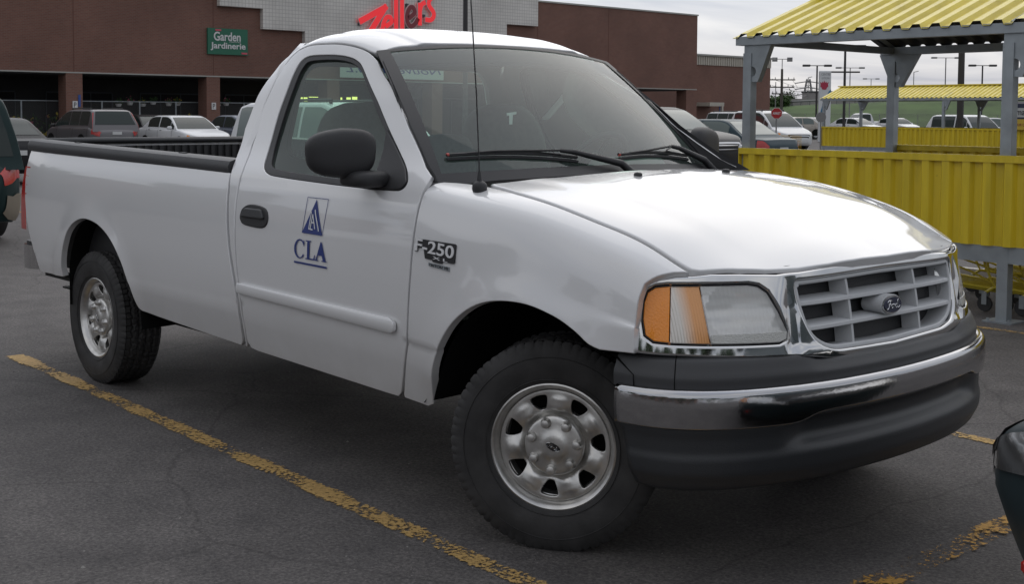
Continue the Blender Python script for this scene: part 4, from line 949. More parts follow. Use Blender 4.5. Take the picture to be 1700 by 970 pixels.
# ---- rear bumper, hitch step, underbody
rbm = MB(); 
def arc(r0, n=10): return [(-4.60-.06*math.cos(math.pi/2*k/n)*0, 0)]
pr_ = [(-4.50,-.90),(-4.52,-.935),(-4.58,-.955),(-4.65,-.955),(-4.70,-.935),(-4.735,-.89),(-4.75,-.80),(-4.76,-.5),(-4.76,.5),(-4.75,.80),(-4.735,.89),(-4.70,.935),(-4.65,.955),(-4.58,.955),(-4.52,.935),(-4.50,.90)]
rbm.prism(pr_, lambda u,v,d: (u+.10, v, d), .555, .70); rbm.build('rear_bumper', CHROME, truck, auto=50); rp = MB(); rp.prism([(a*1.0+.005,b*.985) for a, b in pr_], lambda u,v,d: (u+.10, v, d), .701, .722); rp.build('bumper_step_pad', BLACKP, truck, auto=50)
ub = MB()
for s in (-1,1):
    ub.box((-4.45, min(s*.36,s*.44), .50), (.55, max(s*.36,s*.44), .64)); ub.tube([(-4.2,s*.45,.50),(-3.5,s*.46,.42),(-2.8,s*.45,.52)], .03, 6)
    ub.tube([(0,s*.50,.42),(0,s*.74,.37)], .05, 8)
ub.box((-4.44,-.55,.50),(-1.95,.55,.60)); ub.box((-1.9,-.86,.47),(-.6,.86,.56))
ub.tube([(-3.5,-.74,.385),(-3.5,.74,.385)], .045, 10); ub.tube([(-3.5,-.16,.385),(-3.5,0,.385),(-3.5,.16,.385)], [.08,.15,.08], 12); ub.tube([(-3.4,0,.39),(-.9,0,.45)], .04, 8)
ub.box((-.9,-.3,.34),(.5,.3,.60), bev=.05); ub.tube([(-1.0,-.33,.40),(-2.6,-.36,.40),(-3.1,-.40,.44)], .045, 8); ub.box((-2.4,-.46,.34),(-1.6,-.28,.48), bev=.05)
ub.box((-4.50,-.74,.415),(-4.24,-.60,.425)); ub.tube([(-2.65,-.60,.47),(-2.72,-.66,.43),(-2.74,-.68,.40)], .018, 6)
ub.box((-3.92,-.93,.44),(-3.86,-.80,.585)); ub.box((-4.26,-.94,.535),(-3.86,-.86,.560))
ub.build('chassis', UNDER, truck)
# ---- interior
gridsurf('headliner', ScF, np.linspace(-1.93,-1.19,10), np.linspace(-.70,.70,24), INT, truck, off=-.045)
it = MB(); it.box((-.62,-.80,.96),(-.50,.80,1.20), bev=.03)
it.add([(-.98,-.76,1.12),(-.98,.76,1.12),(-.80,.78,1.215),(-.80,-.78,1.215),(-.52,.80,1.235),(-.52,-.80,1.235),(-.98,-.76,.80),(-.98,.76,.80)], [(0,1,2,3),(3,2,4,5),(6,7,1,0)])
it.build('dashboard', INT, truck, auto=50)
ins = MB(); ins.box((-.90,.12,1.13),(-.66,.68,1.325), bev=.09); ins.build('instrument_hood', INT, truck, auto=60)
fl = MB(); fl.box((-1.98,-.84,.50),(-.55,.84,.56)); fl.build('cab_floor', INTD, truck)
def seat(y, w):
    st = superell('seat_back', (-1.62,y,1.20), (.085,w,.37), SEATM, truck, .45, .55, n=28, fn=lambda q: Vector((q.x, q.y*(1-.22*max(q.z,0)**2), q.z)), rot=Matrix.Rotation(-.22,3,'Y'))
    superell('seat_cushion', (-1.30,y,.86), (.30,w,.09), SEATM, st, .4, .5)
seat(-.44,.27); seat(.42,.27); superell('seat_back', (-1.60,0,1.12), (.08,.16,.30), SEATM, truck, .5, .6)
sw = MB(); c = Vector((-1.00,.40,1.275)); ax = Vector((-.80,0,.60)).normalized(); a1 = Vector((0,1,0)); a2 = ax.cross(a1)
sw.tube([c+(a1*math.cos(t)+a2*math.sin(t))*.19 for t in np.linspace(0,2*math.pi,33)[:-1]], .014, 8, closed=True)
for t in (.2,math.pi-.2,-math.pi/2): sw.tube([c+(a1*math.cos(t)+a2*math.sin(t))*.05, c+(a1*math.cos(t)+a2*math.sin(t))*.19], .012, 6)
sw.tube([c-ax*.03, c+ax*.03], .065, 16); sw.tube([c-ax*.25, c], .03, 8); sw.build('steering_wheel', INTD, truck, auto=50)
tgm = MB()
def wpoly(poly): tgm.prism(poly, wsp, -.006, -.009)
# ---- wheels (seven-lug steel wheels, chrome)
TR = .371
def make_wheel():
    w = bpy.data.objects.new('wheel', None); COL.objects.link(w); w.empty_display_size = .1
    # tyre: profile (y from outside to inside), tread relief by displacement
    prof = [(-.098,.214),(-.107,.225),(-.117,.247),(-.1235,.28),(-.1245,.305),(-.121,.330),(-.113,.352),(-.106,.364)]
    prof += [(-.100,.3715)]+[(-.094+i*.188/26, None) for i in range(27)]+[(.100,.3715)]+[(-a,b) for a, b in prof[::-1]]
    n = 300; V = []
    for k, (y, r) in enumerate(prof):
        for j in range(n):
            a = 2*math.pi*j/n; th = a*180/math.pi
            if r is None:
                rr = TR-.0045*(abs(y)/.094)**3*1.2
                g = 0
                for gy in (-.062,-.022,.022,.062):
                    if abs(y-gy-.003*math.sin(a*44)) < .0052: g = .008
                cellw = 360/66; ph = (th+ (6*y/.09 if abs(y) < .06 else 3)) % cellw
                if ph < cellw*.20: g = max(g, .0065)
                ph2 = (th+cellw*.5+8*y/.09) % cellw
                if abs(y) < .06 and ph2 < cellw*.10: g = max(g, .004)
                rr -= g
            else:
                rr = r
                if .345 < r < .375:
                    ph = (th+3) % (360/66); 
                    if ph < 360/66*.22: rr -= .006
                if .262 < r < .266: rr += 0
            yy = y
            V.append((rr*math.cos(a), yy, rr*math.sin(a)))
    Fc = [(i*n+j, i*n+(j+1)%n, (i+1)*n+(j+1)%n, (i+1)*n+j) for i in range(len(prof)-1) for j in range(n)]
    ty = mesh('tyre', V, Fc, RUBBER, w, smooth=True); fix_normals(ty); sharp(ty, 38)
    # raised side-wall ribs and lettering blocks
    sw_ = MB()
    for r in (.238,.318): sw_.tube([(r*math.cos(t), -.1165 if r < .3 else -.1245, r*math.sin(t)) for t in np.linspace(0,2*math.pi,97)[:-1]], .0016, 4, closed=True)
    sw_.build('sidewall_rib', RUBBER, ty)
    # rim barrel and lip
    rm = MB(); rm.lathe([(.196,.09),(.190,.02),(.178,-.02),(.180,-.060),(.190,-.068),(.199,-.078),(.203,-.092),(.209,-.102),(.218,-.108),(.223,-.106),(.2225,-.098),(.207,-.090)], 120)
    rim = rm.build('rim', RIMM, w, auto=40)
    # pressed disc with seven windows
    K = 7; PH = math.radians(7.1)
    def h(x, z):
        r = np.hypot(x, z); a = np.arctan2(z, x); c7 = np.cos(K*(a-PH))
        base = pch([0,.06,.095,.110,.125,.150,.172,.186,.200],[-.050,-.050,-.052,-.060,-.073,-.079,-.080,-.081,-.079])(r)
        ring = np.exp(-((r-.150)/.022)**2)
        spoke = np.exp(-((r-.128)/.017)**2)
        return base + ring*(.006*c7) - spoke*.007*(-c7) - .004*np.exp(-((r-.165)/.012)**2)*np.clip(-c7,0,1)
    def Sd(u, v): u = np.atleast_1d(u); v = np.atleast_1d(v); return np.stack([u, h(u,v), v], -1)
    circ = [(.197*math.cos(t), .197*math.sin(t)) for t in np.linspace(0,2*math.pi,121)[:-1]]
    holes = []
    for k in range(K):
        a = PH+2*math.pi*k/K; e_r = np.array([math.cos(a), math.sin(a)]); e_t = np.array([-e_r[1], e_r[0]])
        holes.append(rounded([e_r*.128+e_t*.009, e_r*.150+e_t*.024, e_r*.176+e_t*.033, e_r*.181, e_r*.176-e_t*.033, e_r*.150-e_t*.024, e_r*.128-e_t*.009], [.006,.01,.012,.01,.012,.01,.006], 4))
    panel('wheel_disc', circ, Sd, RIMM, rim, holes=holes, step=.006, grid=.006, r=.004, depth=.016, gap=0, centre=(0,.5,0))
    dk = MB(); dk.lathe([(.0,-.015),(.10,-.012),(.188,-.010)], 40); dk.build('brake_backing', DARK, rim)
    # hub cap with lugs and oval badge
    hc = MB(); hc.lathe([(.104,-.050),(.1065,-.074),(.1055,-.081),(.102,-.086),(.095,-.0885),(.080,-.0905),(.062,-.0925),(.050,-.096),(.042,-.0995),(.036,-.1015),(.022,-.1025),(.0005,-.103)], 84)
    cap = hc.build('hub_cap', RIMM, w, auto=50)
    for k in range(K):
        lg = MB()
        a = PH+2*math.pi*k/K; c = (.083*math.cos(a), 0, .083*math.sin(a))
        lg.lathe([(.0205,-.084),(.0195,-.0905),(.0165,-.093),(.0155,-.104),(.0135,-.1095),(.007,-.1115),(.0003,-.112)], 20, c=c)
        lg.build('lug_cover', RIMM, cap, auto=45)
    fo = lambda u, v, d: (u*.92+v*.39, -.1027-d, v*.92-u*.39)
    ov = MB(); ov.prism([(.027*math.cos(t), .0125*math.sin(t)) for t in np.linspace(0,2*math.pi,33)[:-1]], fo, 0, .0022); ovo = ov.build('oval_badge', BADGEB, cap)
    sc = MB(); script_word(sc, fo, .0026, .42, .0008); sc.tube([fo(.0258*math.cos(t), .0115*math.sin(t), .0022) for t in np.linspace(0,2*math.pi,33)[:-1]], .0008, 4, closed=True); sc.build('badge_script', CHROME, ovo)
    return w
w0 = make_wheel()
def put_wheel(w, x, y, steer, spin, right):
    w.parent = truck; w.location = (x, y, TR-.006)
    rz = steer if right else math.pi+steer
    w.rotation_euler = (Matrix.Rotation(rz,3,'Z') @ Matrix.Rotation(spin,3,'Y')).to_euler()
ST = math.radians(33)
put_wheel(w0, -.045+.05*math.sin(ST), -.715-.05*math.cos(ST), ST, 0.0, True)
for x, y, st, sp_, rt in ((-3.575,-.815,0,.35,True),(0.0,.765,ST,1.0,False),(-3.575,.815,0,2.0,False)):
    put_wheel(copy_tree(w0), x, y, st, sp_, rt)
# ================================================================== THE STORE
def brickmat(name, c1, c2, mort, sw=.22, sh=.075, ms=.012, axis='yz', off=.5, rough=.85):
    m_ = mat(name, c1, rough); t = m_.node_tree; b = t.nodes['Principled BSDF']; l = t.links.new; tc_ = N(t, 'ShaderNodeTexCoord'); sx = N(t, 'ShaderNodeSeparateXYZ'); l(tc_.outputs['Object'], sx.inputs[0]); cb2 = N(t, 'ShaderNodeCombineXYZ')
    ad_ = N(t, 'ShaderNodeMath', operation='ADD'); l(sx.outputs[0], ad_.inputs[0]); l(sx.outputs[1], ad_.inputs[1]); l(ad_.outputs[0], cb2.inputs[0]); l(sx.outputs[2], cb2.inputs[1])
    br = N(t, 'ShaderNodeTexBrick'); l(cb2.outputs[0], br.inputs[0]); br.inputs['Scale'].default_value = 1; br.offset = off
    br.inputs['Brick Width'].default_value = sw; br.inputs['Row Height'].default_value = sh; br.inputs['Mortar Size'].default_value = ms; br.inputs['Mortar Smooth'].default_value = .2
    br.inputs['Color1'].default_value = (*c1,1); br.inputs['Color2'].default_value = (*c2,1); br.inputs['Mortar'].default_value = (*mort,1)
    n = N(t, 'ShaderNodeTexNoise'); l(tc_.outputs['Object'], n.inputs[0]); n.inputs['Scale'].default_value = .35; n.inputs['Detail'].default_value = 6
    r_ = N(t, 'ShaderNodeValToRGB'); l(n.outputs[0], r_.inputs[0]); r_.color_ramp.elements[0].position = .3; r_.color_ramp.elements[1].position = .7; r_.color_ramp.elements[0].color = (.82,.82,.82,1); r_.color_ramp.elements[1].color = (1.12,1.12,1.12,1)
    x = N(t, 'ShaderNodeMix', data_type='RGBA', blend_type='MULTIPLY'); x.inputs[0].default_value = 1; l(br.outputs[0], x.inputs[6]); l(r_.outputs[0], x.inputs[7]); l(x.outputs[2], b.inputs['Base Color']); return m_
BRICK = brickmat('red_brown_brick', (.160,.070,.050), (.198,.088,.062), (.17,.115,.095))
TILE = brickmat('white_glazed_tile', (.62,.60,.56), (.66,.64,.60), (.44,.42,.40), .20, .20, .014, off=0, rough=.5)
BEIGE = mat('beige_ribbed_metal', (.44,.41,.35), .6, noise=(1.5,.06)); LTRIM = mat('pale_metal_trim', (.36,.36,.33), .6)
ARC = mat('arcade_grey', (.035,.035,.036), .8, noise=(.6,.3)); ARCD = mat('arcade_dark', (.012,.012,.014), .8); PAVE = mat('concrete_walk', (.20,.19,.18), .85, noise=(1.2,.12))
REDL = mat('red_sign_face', (.62,.025,.03), .35, emit=((.9,.03,.04), .45)); REDD = mat('unlit_red_sign_face', (.22,.03,.04), .4); PINK = mat('pale_sign_edge', (.65,.50,.50), .5); SHAD = mat('sign_bracket_dark', (.05,.06,.07), .6)
store = thing('store_building', 'long red brick store with white tiled gable and red lettering', 'building', (-54.5, 30, 0))
SX, SY = -54.5, 30.0
def sf(y, z, d): return (d, y-SY, z)
fa = MB()
top, lin, dep = 8.65, 3.40, 1.0
fa.prism([(-40,lin),(65.6,lin),(65.6,top),(-40,top)], sf, -dep, 0)
fa.box((-36,-70,4.5),(-dep,35.59,top-.3)); fa.box((-36,-70,0),(-7,35.59,4.5))
fa.build('brick_facade', BRICK, store)
cj = MB()
for y in (-9.0,-1.7,5.4,12.65,19.9,27.2,49.9,56.4): cj.box((.0,y-SY-.02,lin+.01),(.006,y-SY+.02,top-.01))
cj.build('control_joint', mat('dark_mortar_joint', (.13,.06,.045), .9), store)
co = MB(); co.box((-1.02,-70,top),(.06,35.66,top+.10)); co.box((-.05,-70,lin-.06),(.03,35.6,lin+.0)); co.build('metal_trim', LTRIM, store)
for a, b in [(-24.0,-23.2),(-16.7,-15.9),(-9.4,-8.6),(-2.1,-1.3),(5.0,5.8),(12.25,13.05),(19.5,20.3),(26.8,27.55),(34.1,34.9),(41.4,42.2),(48.7,49.5),(56,56.8),(64.45,65.6)]:
    c = MB(); c.box((-.9,a-SY,0),(0.02,b-SY,lin-.062)); c.build('brick_column', BRICK, store)
ar = MB(); ar.box((-7.01,-70,0),(-6.9,26.5,3.4)); ar.box((-7,-70,lin-.12),(-.1,35.5,lin-.065)); ar.build('arcade_wall', ARC, store)
wd = MB()
for k in range(14):
    y = -10+k*5.2
    wd.box((-6.89,y-SY,.1),(-6.85,y+3.6-SY,2.5))
wd.build('shop_window', ARCD, store)
mt_ = MB()
for k in range(14):
    y = -10+k*5.2
    for j in range(4): mt_.box((-6.84,y+j*1.2-SY-.03,.1),(-6.80,y+j*1.2-SY+.03,2.5))
    mt_.box((-6.84,y-SY,2.5),(-6.80,y+3.6-SY,2.58))
mt_.build('window_frame', SHAD, store)
cw = MB()
for k in range(40): cw.box((-6.6,26.6+k*.23,0),(-6.5,26.6+k*.23+.13,3.3))
cw.box((-6.62,26.5,0),(-6.58,35.5,3.35)); cw.box((-6.5,26.5,2.2),(-6.3,35.5,2.35)); cw.build('ribbed_wall', BEIGE, store)
po = MB(); po.prism([(27.42,10.2),(27.42,6.98),(29.93,6.98),(29.93,5.92),(32.5,5.92),(32.5,4.9),(44.5,4.9),(44.5,5.92),(47.03,5.92),(47.03,7.08),(49.66,7.08),(49.66,10.2)], sf, .004, .30); po.build('tiled_gable', TILE, store)
wk = mesh('walkway', [(-61.5,-40,.12),(-51.5,-40,.12),(-51.5,66.5,.12),(-61.5,66.5,.12),(-51.5,-40,0),(-51.5,66.5,0)], [(0,1,2,3),(1,4,5,2)], PAVE); tag(wk, 'pale concrete walk along the store', None, None, 'structure')
# red script sign
sg_ = bpy.data.objects.new('store_sign', None); COL.objects.link(sg_); sg_.parent = store
SG_ = {'Z':[[(35.96,6.64),(37.73,7.54)],[(37.70,7.56),(36.39,5.75)],[(36.39,5.70),(36.93,5.92),(37.46,6.22)]],
 'e':[[(37.73,6.46),(38.10,6.72),(38.02,6.96),(37.76,6.95),(37.56,6.62),(37.51,6.23),(37.70,5.90),(38.02,5.92),(38.29,6.24)]],
 'l':[[(38.47,8.90),(38.41,7.87),(38.42,6.02)]], 'l2':[[(38.88,9.0),(38.84,7.9),(38.86,6.15)]],
 'e2':[[(39.36,7.02),(39.74,7.32),(39.65,7.60),(39.42,7.60),(39.22,7.25),(39.22,6.83),(39.44,6.55),(39.74,6.66),(39.98,6.98)]],
 'r':[[(40.13,6.68),(40.13,7.87)],[(40.14,7.50),(40.25,7.82),(40.48,7.97)]], 's':[[(41.22,8.42),(40.85,8.16),(40.80,7.82),(41.12,7.45),(41.12,7.16),(40.90,6.98),(40.58,6.98)]]}
def ribbon(mb, pts, w, d0, d1, n=6):
    q = smoothp(pts, n, closed=False) if len(pts) > 2 else np.array(pts, float); T = np.gradient(q, axis=0); T /= np.maximum(np.hypot(T[:,0],T[:,1]),1e-9)[:,None]; nn = np.stack([-T[:,1],T[:,0]],1)*w/2
    q[0] -= T[0]*w*.2; q[-1] += T[-1]*w*.2
    V = []
    for d in (d0,d1):
        for a in (q+nn, q-nn): V += [sf(x_[0], x_[1], d) for x_ in a]
    k = len(q); Fc = []
    for i in range(k-1):
        Fc += [(i,i+1,k+i+1,k+i),(2*k+i,3*k+i,3*k+i+1,2*k+i+1),(i,2*k+i,2*k+i+1,i+1),(k+i,k+i+1,3*k+i+1,3*k+i)]
    Fc += [(0,k,3*k,2*k),(k-1,3*k-1,4*k-1,2*k-1)]; mb.add(V, Fc)
for kk, strokes in SG_.items():
    w = .34 if kk == 'Z' else .27
    for i, (mm_, ww, d0, d1) in enumerate(((PINK, w+.07, .42, .50), (REDD if kk == 'e2' else REDL, w, .42, .515))):
        l_ = MB(); 
        for st in strokes: ribbon(l_, st, ww, d0+.003*strokes.index(st), d1+.003*strokes.index(st))
        if i == 0: base_ = l_.build('sign_letter', mm_, sg_)
        else: l_.build('letter_face', mm_, base_)
bk = MB()
for y, z in ((36.0,6.5),(37.1,6.75),(37.2,6.0),(38.3,6.7),(39.3,7.75),(39.3,6.4),(40.5,7.2),(40.9,7.0),(40.2,8.0)): bk.box((.30,y-SY-.08,z-.08),(.42,y-SY+.08,z+.08))
bk.build('sign_bracket', SHAD, sg_)
# green sign
GSG = mat('green_sign', (.015,.13,.075), .45); WHT = mat('white_lettering', (.62,.62,.62), .5); PNK = mat('pink_flower_mark', (.55,.08,.12), .5)
g_ = MB(); g_.box((.01,26.83-SY,4.50),(.12,29.12-SY,5.84)); gso = g_.build('garden_sign', GSG, store)
letters('sign_letters', 'Garden', lambda u,v,d: sf(u,v,.12+d), WHT, gso, (27.16,5.20,28.70,5.66), .001, .02, bold=.02)
letters('sign_letters', 'Jardinerie', lambda u,v,d: sf(u,v,.12+d), WHT, gso, (26.98,4.70,28.98,5.12), .001, .02, bold=.02)
letters('sign_letters', 'CENTRE', lambda u,v,d: sf(u,v,.12+d), WHT, gso, (28.05,5.13,28.72,5.18), .001, .01)
for y, z in ((27.25,5.70),(28.75,4.55)):
    f_ = MB(); f_.box((.12,y-SY,z),(.14,y-SY+.33,z+.09)); f_.build('pink_mark', PNK, gso)
# banner under the lintel with reversed blue lettering
bn = MB(); bn.box((.35,34.7-SY,3.50),(.37,42.0-SY,4.28)); bno = bn.build('banner', mat('white_banner', (.55,.55,.52), .6), store)
letters('banner_letters', 'Nouveau C.I.L', lambda u,v,d: sf(u,v,.371+d), BLUE, bno, (35.1,3.80,41.8,4.20), .001, .01, mirror=True, shear=.3)
lit = mat('lit_yellow_sign', (.8,.7,.2), .5, emit=((1.0,.86,.25), 1.5))
for a, b, z0, z1 in ((34.19,34.7,2.25,2.42),(34.8,35.02,2.2,2.42),(35.15,36.24,2.42,2.46),(37.33,37.41,2.25,2.45),(37.75,38.02,2.33,2.46),(38.15,38.48,2.33,2.5)):
    q = MB(); q.box((-3.5,a-SY,z0),(-3.44,b-SY,z1)); q.build('lit_sign', lit, store)
# small signs on two columns
def colsign(y, z0, z1, w, m_, label):
    q = MB(); q.box((.03,y-SY-w/2,z0),(.06,y-SY+w/2,z1)); o = q.build('column_sign', m_, store); o['label'] = label
    return o
WS = mat('white_sign', (.60,.60,.60), .5); BS = mat('blue_sign', (.03,.08,.30), .5)
for y in (19.92, 27.18):
    o = colsign(y, 1.66, 2.02, .24, WS, 'small white parking sign on brick column'); letters('sign_letters', 'P', lambda u,v,d: sf(u,v,.061+d), BADGEB, o, (y-.06,1.72,y+.06,1.96), 0, .005)
colsign(20.13, 1.75, 2.32, .11, BS, 'narrow blue sign on brick column')
# lower wing set back to the right
wi = MB(); wi.box((-36,35.6,0),(-10,57.9,5.85)); wi.build('brick_wing', BRICK, store)
wt = MB()
for k in range(75): wt.box((-9.97,35.6+k*.297,5.80),(-9.90,35.6+k*.297+.18,6.58))
wt.box((-36.1,35.6,5.80),(-9.96,57.95,6.58)); wt.build('wing_cladding', BEIGE, store)
wc = MB(); wc.box((-36.2,35.6,6.58),(-9.75,58.4,6.72)); wc.build('wing_coping', LTRIM, store)
cn = MB(); cn.box((-10,47.6,2.30),(-8.5,49.5,2.62)); cn.box((-8.7,49.2,0),(-8.5,49.4,2.30)); cn.build('door_canopy', BEIGE, store)
q = MB(); q.box((-9.97,50.7,1.7),(-9.94,51.1,2.5)); q.build('blue_sign', BS, store)
# garden enclosure: mesh fence, hanging baskets
fm = bpy.data.materials.new('chain_link'); fm.use_nodes = True; t = fm.node_tree; b = t.nodes['Principled BSDF']; b.inputs['Base Color'].default_value = (.12,.12,.12,1); b.inputs['Alpha'].default_value = .18
fen = thing('mesh_fence', 'grey mesh fence under the brick store arcade, far left', 'fence', (-55.6,20,0))
f_ = MB(); f_.add([(0,-12,.15),(0,13.5,.15),(0,13.5,2.0),(0,-12,2.0)], [(0,1,2,3)]); f_.build('mesh_infill', fm, fen)
f_ = MB()
for k in range(14): f_.tube([(0.02,-12+k*1.96,.1),(0.02,-12+k*1.96,2.05)], .04, 6)
f_.tube([(0.02,-12,2.03),(0.02,13.5,2.03)], .025, 6); f_.build('fence_rail', STEELG, fen)
FOL = mat('foliage', (.035,.08,.02), .7, noise=(8,.5)); POT = mat('white_pot', (.6,.6,.6), .5); FLO = mat('flower_pink', (.5,.12,.2), .6); FLY = mat('flower_yellow', (.55,.42,.05), .6)
def leafball(mb, c, r, n, m=0, s=.05):
    for _ in range(n):
        d = Vector((random.gauss(0,1),random.gauss(0,1),random.gauss(0,.8))).normalized()*r*random.uniform(.3,1); q = Vector(c)+d
        a = Vector((random.gauss(0,1),random.gauss(0,1),random.gauss(0,1))).normalized()*s; b_ = a.cross(Vector((random.gauss(0,1),random.gauss(0,1),random.gauss(0,1)))).normalized()*s*.7
        mb.add([q-a, q+b_, q+a, q-b_], [(0,1,2,3)], m)
for k, (y, z) in enumerate(((22.9,1.78),(23.5,1.86),(24.2,1.80),(24.75,1.9),(25.6,1.84),(26.1,1.86),(28.4,1.80),(28.9,1.88))):
    hb = thing('hanging_basket', ['white hanging basket with green trailing plant in the arcade', 'white hanging basket with pink flowers in the arcade', 'white hanging basket with yellow flowers in the arcade'][k%3], 'hanging basket', (-56.3,y,z), group='hanging baskets under the arcade')
    p_ = MB(); p_.lathe([(.001,0),(.11,.0),(.16,.14),(.15,.145)], 12, ax='z'); p_.build('pot', POT, hb)
    l_ = MB(); leafball(l_, (0,0,.22), .22, 60, 0); leafball(l_, (0,0,.28), .22, 20, 1, .04); l_.build('plant', [FOL, (FOL,FLO,FLY)[k%3]], hb)
sh = MB()
for _ in range(900):
    y = random.uniform(9,33); x = random.uniform(-58.5,-56.5); z = random.uniform(.3,1.35); leafball(sh, (x,y,z), .12, 3, random.choice([0,0,0,1,2]), .09)
o = sh.build('garden_plants', [FOL, FLO, FLY]); tag(o, 'massed green and flowering plants for sale behind the mesh fence', 'plants', None, 'stuff')

# ================================================================== YELLOW TROLLEY SHELTERS
def corrugated(mb, x0, x1, p0, p1, n_, pitch, depth, m=0, thick=.004, mu=0):
    """ribbed sheet between line p0 (y,z) and p1 (y,z), ribs run p0->p1, outward normal n_ (y,z)"""
    prof = []; x = x0
    while x < x1-1e-6:
        for f_, d in ((0,0),(.36,0),(.50,1),(.86,1)):
            xx = x+f_*pitch
            if xx <= x1: prof.append((xx, d*depth))
        x += pitch
    prof.append((x1,0)); V = []
    for q in (p0, p1):
        for xx, d in prof: V.append((xx, q[0]+n_[0]*d, q[1]+n_[1]*d))
    k = len(prof); mb.add(V, [(i,i+1,k+i+1,k+i) for i in range(k-1)], m)
    V2 = [(a, b-n_[0]*thick, c-n_[1]*thick) for a, b, c in V]; mb.add(V2, [(i,k+i,k+i+1,i+1) for i in range(k-1)], mu)
DECKU = mat('deck_underside_shade_grey', (.05,.05,.045), .6)  # bare grey underside, with the shade below the roof put into its colour
def shelter(name, label, loc, LX, WY, bays, sign=False, roofbox=False):
    t = thing(name, label, 'trolley shelter', loc)
    H0, H1, E, RZ = .565, 1.235, 2.13, 2.62
    for i, y in enumerate((0, WY)):
        o_ = -1 if y == 0 else 1
        pn = MB(); corrugated(pn, 0.0, LX+.02, (y+o_*.048,H0), (y+o_*.048,H1-.05), (o_,0), .165, .035); 
        pn.box((-.02,y+min(o_*.03,o_*.088),H1-.052),(LX+.02,y+max(o_*.03,o_*.088),H1)); pn.box((-.025,y+min(o_*.03,o_*.085),H0),(-.018,y+max(o_*.03,o_*.085),H1)); pn.box((0,y-.02,H0),(.02,y+.02,H1)); pn.build('side_panel', CYEL, t)
        bm_ = MB(); bm_.box((0,y-.04,H0-.125),(LX,y+.04,H0-.003)); bm_.box((-.1,y-.05,E),(LX+.1,y+.05,E+.075)); bm_.build('steel_beam', STEELG, t)
        for k in range(bays+1):
            x = .02+(LX-.04)*k/bays
            p_ = MB(); p_.box((x-.042,y-.042,0.012),(x+.042,y+.042,2.06)); p_.box((x-.11,y-.11,0.0),(x+.11,y+.11,.012))
            for a in (-.08,.08): p_.tube([(x+a,y-.08,.01),(x+a,y-.08,.03)], .012, 6)
            po_ = p_.build('post', STEELG, t)
            gp = MB()
            def gus(poly, x=x, y=y, ax=0):
                ring = [(.035*math.cos(a)+.052, 1.90+.042*math.sin(a)) for a in np.linspace(0,2*math.pi,17)[:-1]]
                # plate with hole: outline to hole bridging
                P = np.array(poly); H_ = np.array(ring)[::-1]
                pts = np.vstack([P,H_]); ed = [(i,(i+1)%len(P)) for i in range(len(P))]+[(len(P)+i, len(P)+(i+1)%len(H_)) for i in range(len(H_))]
                r_ = delaunay_2d_cdt([Vector(q) for q in pts.tolist()], ed, [], 0, 1e-6); vs = [(q.x,q.y) for q in r_[0]]; cen = np.array([np.mean([vs[i] for i in f],axis=0) for f in r_[2]]); ok = inside(P,cen) & ~inside(np.array(ring),cen)
                fs = [f for f, k_ in zip(r_[2], ok) if k_]
                for d in (y-.03, y+.03): gp.add([(x+a, d, b) for a, b in vs], fs)
                n1 = len(P)
                for L2 in (P, np.array(ring)):
                    q = [(x+a, y-.03, b) for a, b in L2]+[(x+a, y+.03, b) for a, b in L2]; k2 = len(L2); gp.add(q, [(i,(i+1)%k2,(i+1)%k2+k2,i+k2) for i in range(k2)])
            sd_ = [1] if k == 0 else ([-1] if k == bays else [1])
            base = [(-.04,2.02),(-.04,E),(.24,E),(.125,1.85),(.105,1.81),(.0,1.81),(-.04,1.9)] if y == 0 else [(-.04,1.9),(-.14,E),(.29,E),(.125,1.85),(.105,1.81),(.0,1.81),(-.03,1.86)]
            gus(base if k < bays else base)
            gp.build('gusset_plate', STEELG, po_)
    # roof : two slopes of ribbed deck
    rf = MB(); ov = .06; sl = (RZ-(E+.085))/(WY/2); nrm = Vector((-sl,1)).normalized()
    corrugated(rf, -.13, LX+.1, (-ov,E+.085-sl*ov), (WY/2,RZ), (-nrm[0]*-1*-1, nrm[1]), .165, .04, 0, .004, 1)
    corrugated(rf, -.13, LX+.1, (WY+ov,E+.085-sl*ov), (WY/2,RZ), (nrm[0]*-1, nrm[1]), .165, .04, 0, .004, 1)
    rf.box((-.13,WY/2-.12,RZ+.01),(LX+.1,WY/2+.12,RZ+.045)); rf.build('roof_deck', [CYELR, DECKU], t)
    xb = MB()
    for k in range(bays+1):
        x = .02+(LX-.04)*k/bays; xb.box((x-.03,.05,E+.005),(x+.03,WY-.05,E+.07)); 
        for s_ in (0,1): 
            a = (x, 0 if s_ == 0 else WY, E+.07); b = (x, WY/2, RZ-.03); xb.tube([a,b], .025, 4)
    xb.box((0,WY/2-.03,RZ-.08),(LX,WY/2+.03,RZ-.005)); xb.build('roof_frame', STEELG, t)
    return t
sh1 = shelter('trolley_shelter', 'near yellow corrugated trolley shelter with grey steel posts behind the truck hood', (-3.62,5.0,0), 4.75, 2.32, 2)
sh2 = shelter('trolley_shelter', 'distant yellow corrugated trolley shelter with small store sign above its panel', (-21.75,33.0,-.08), 18.0, 2.32, 4)
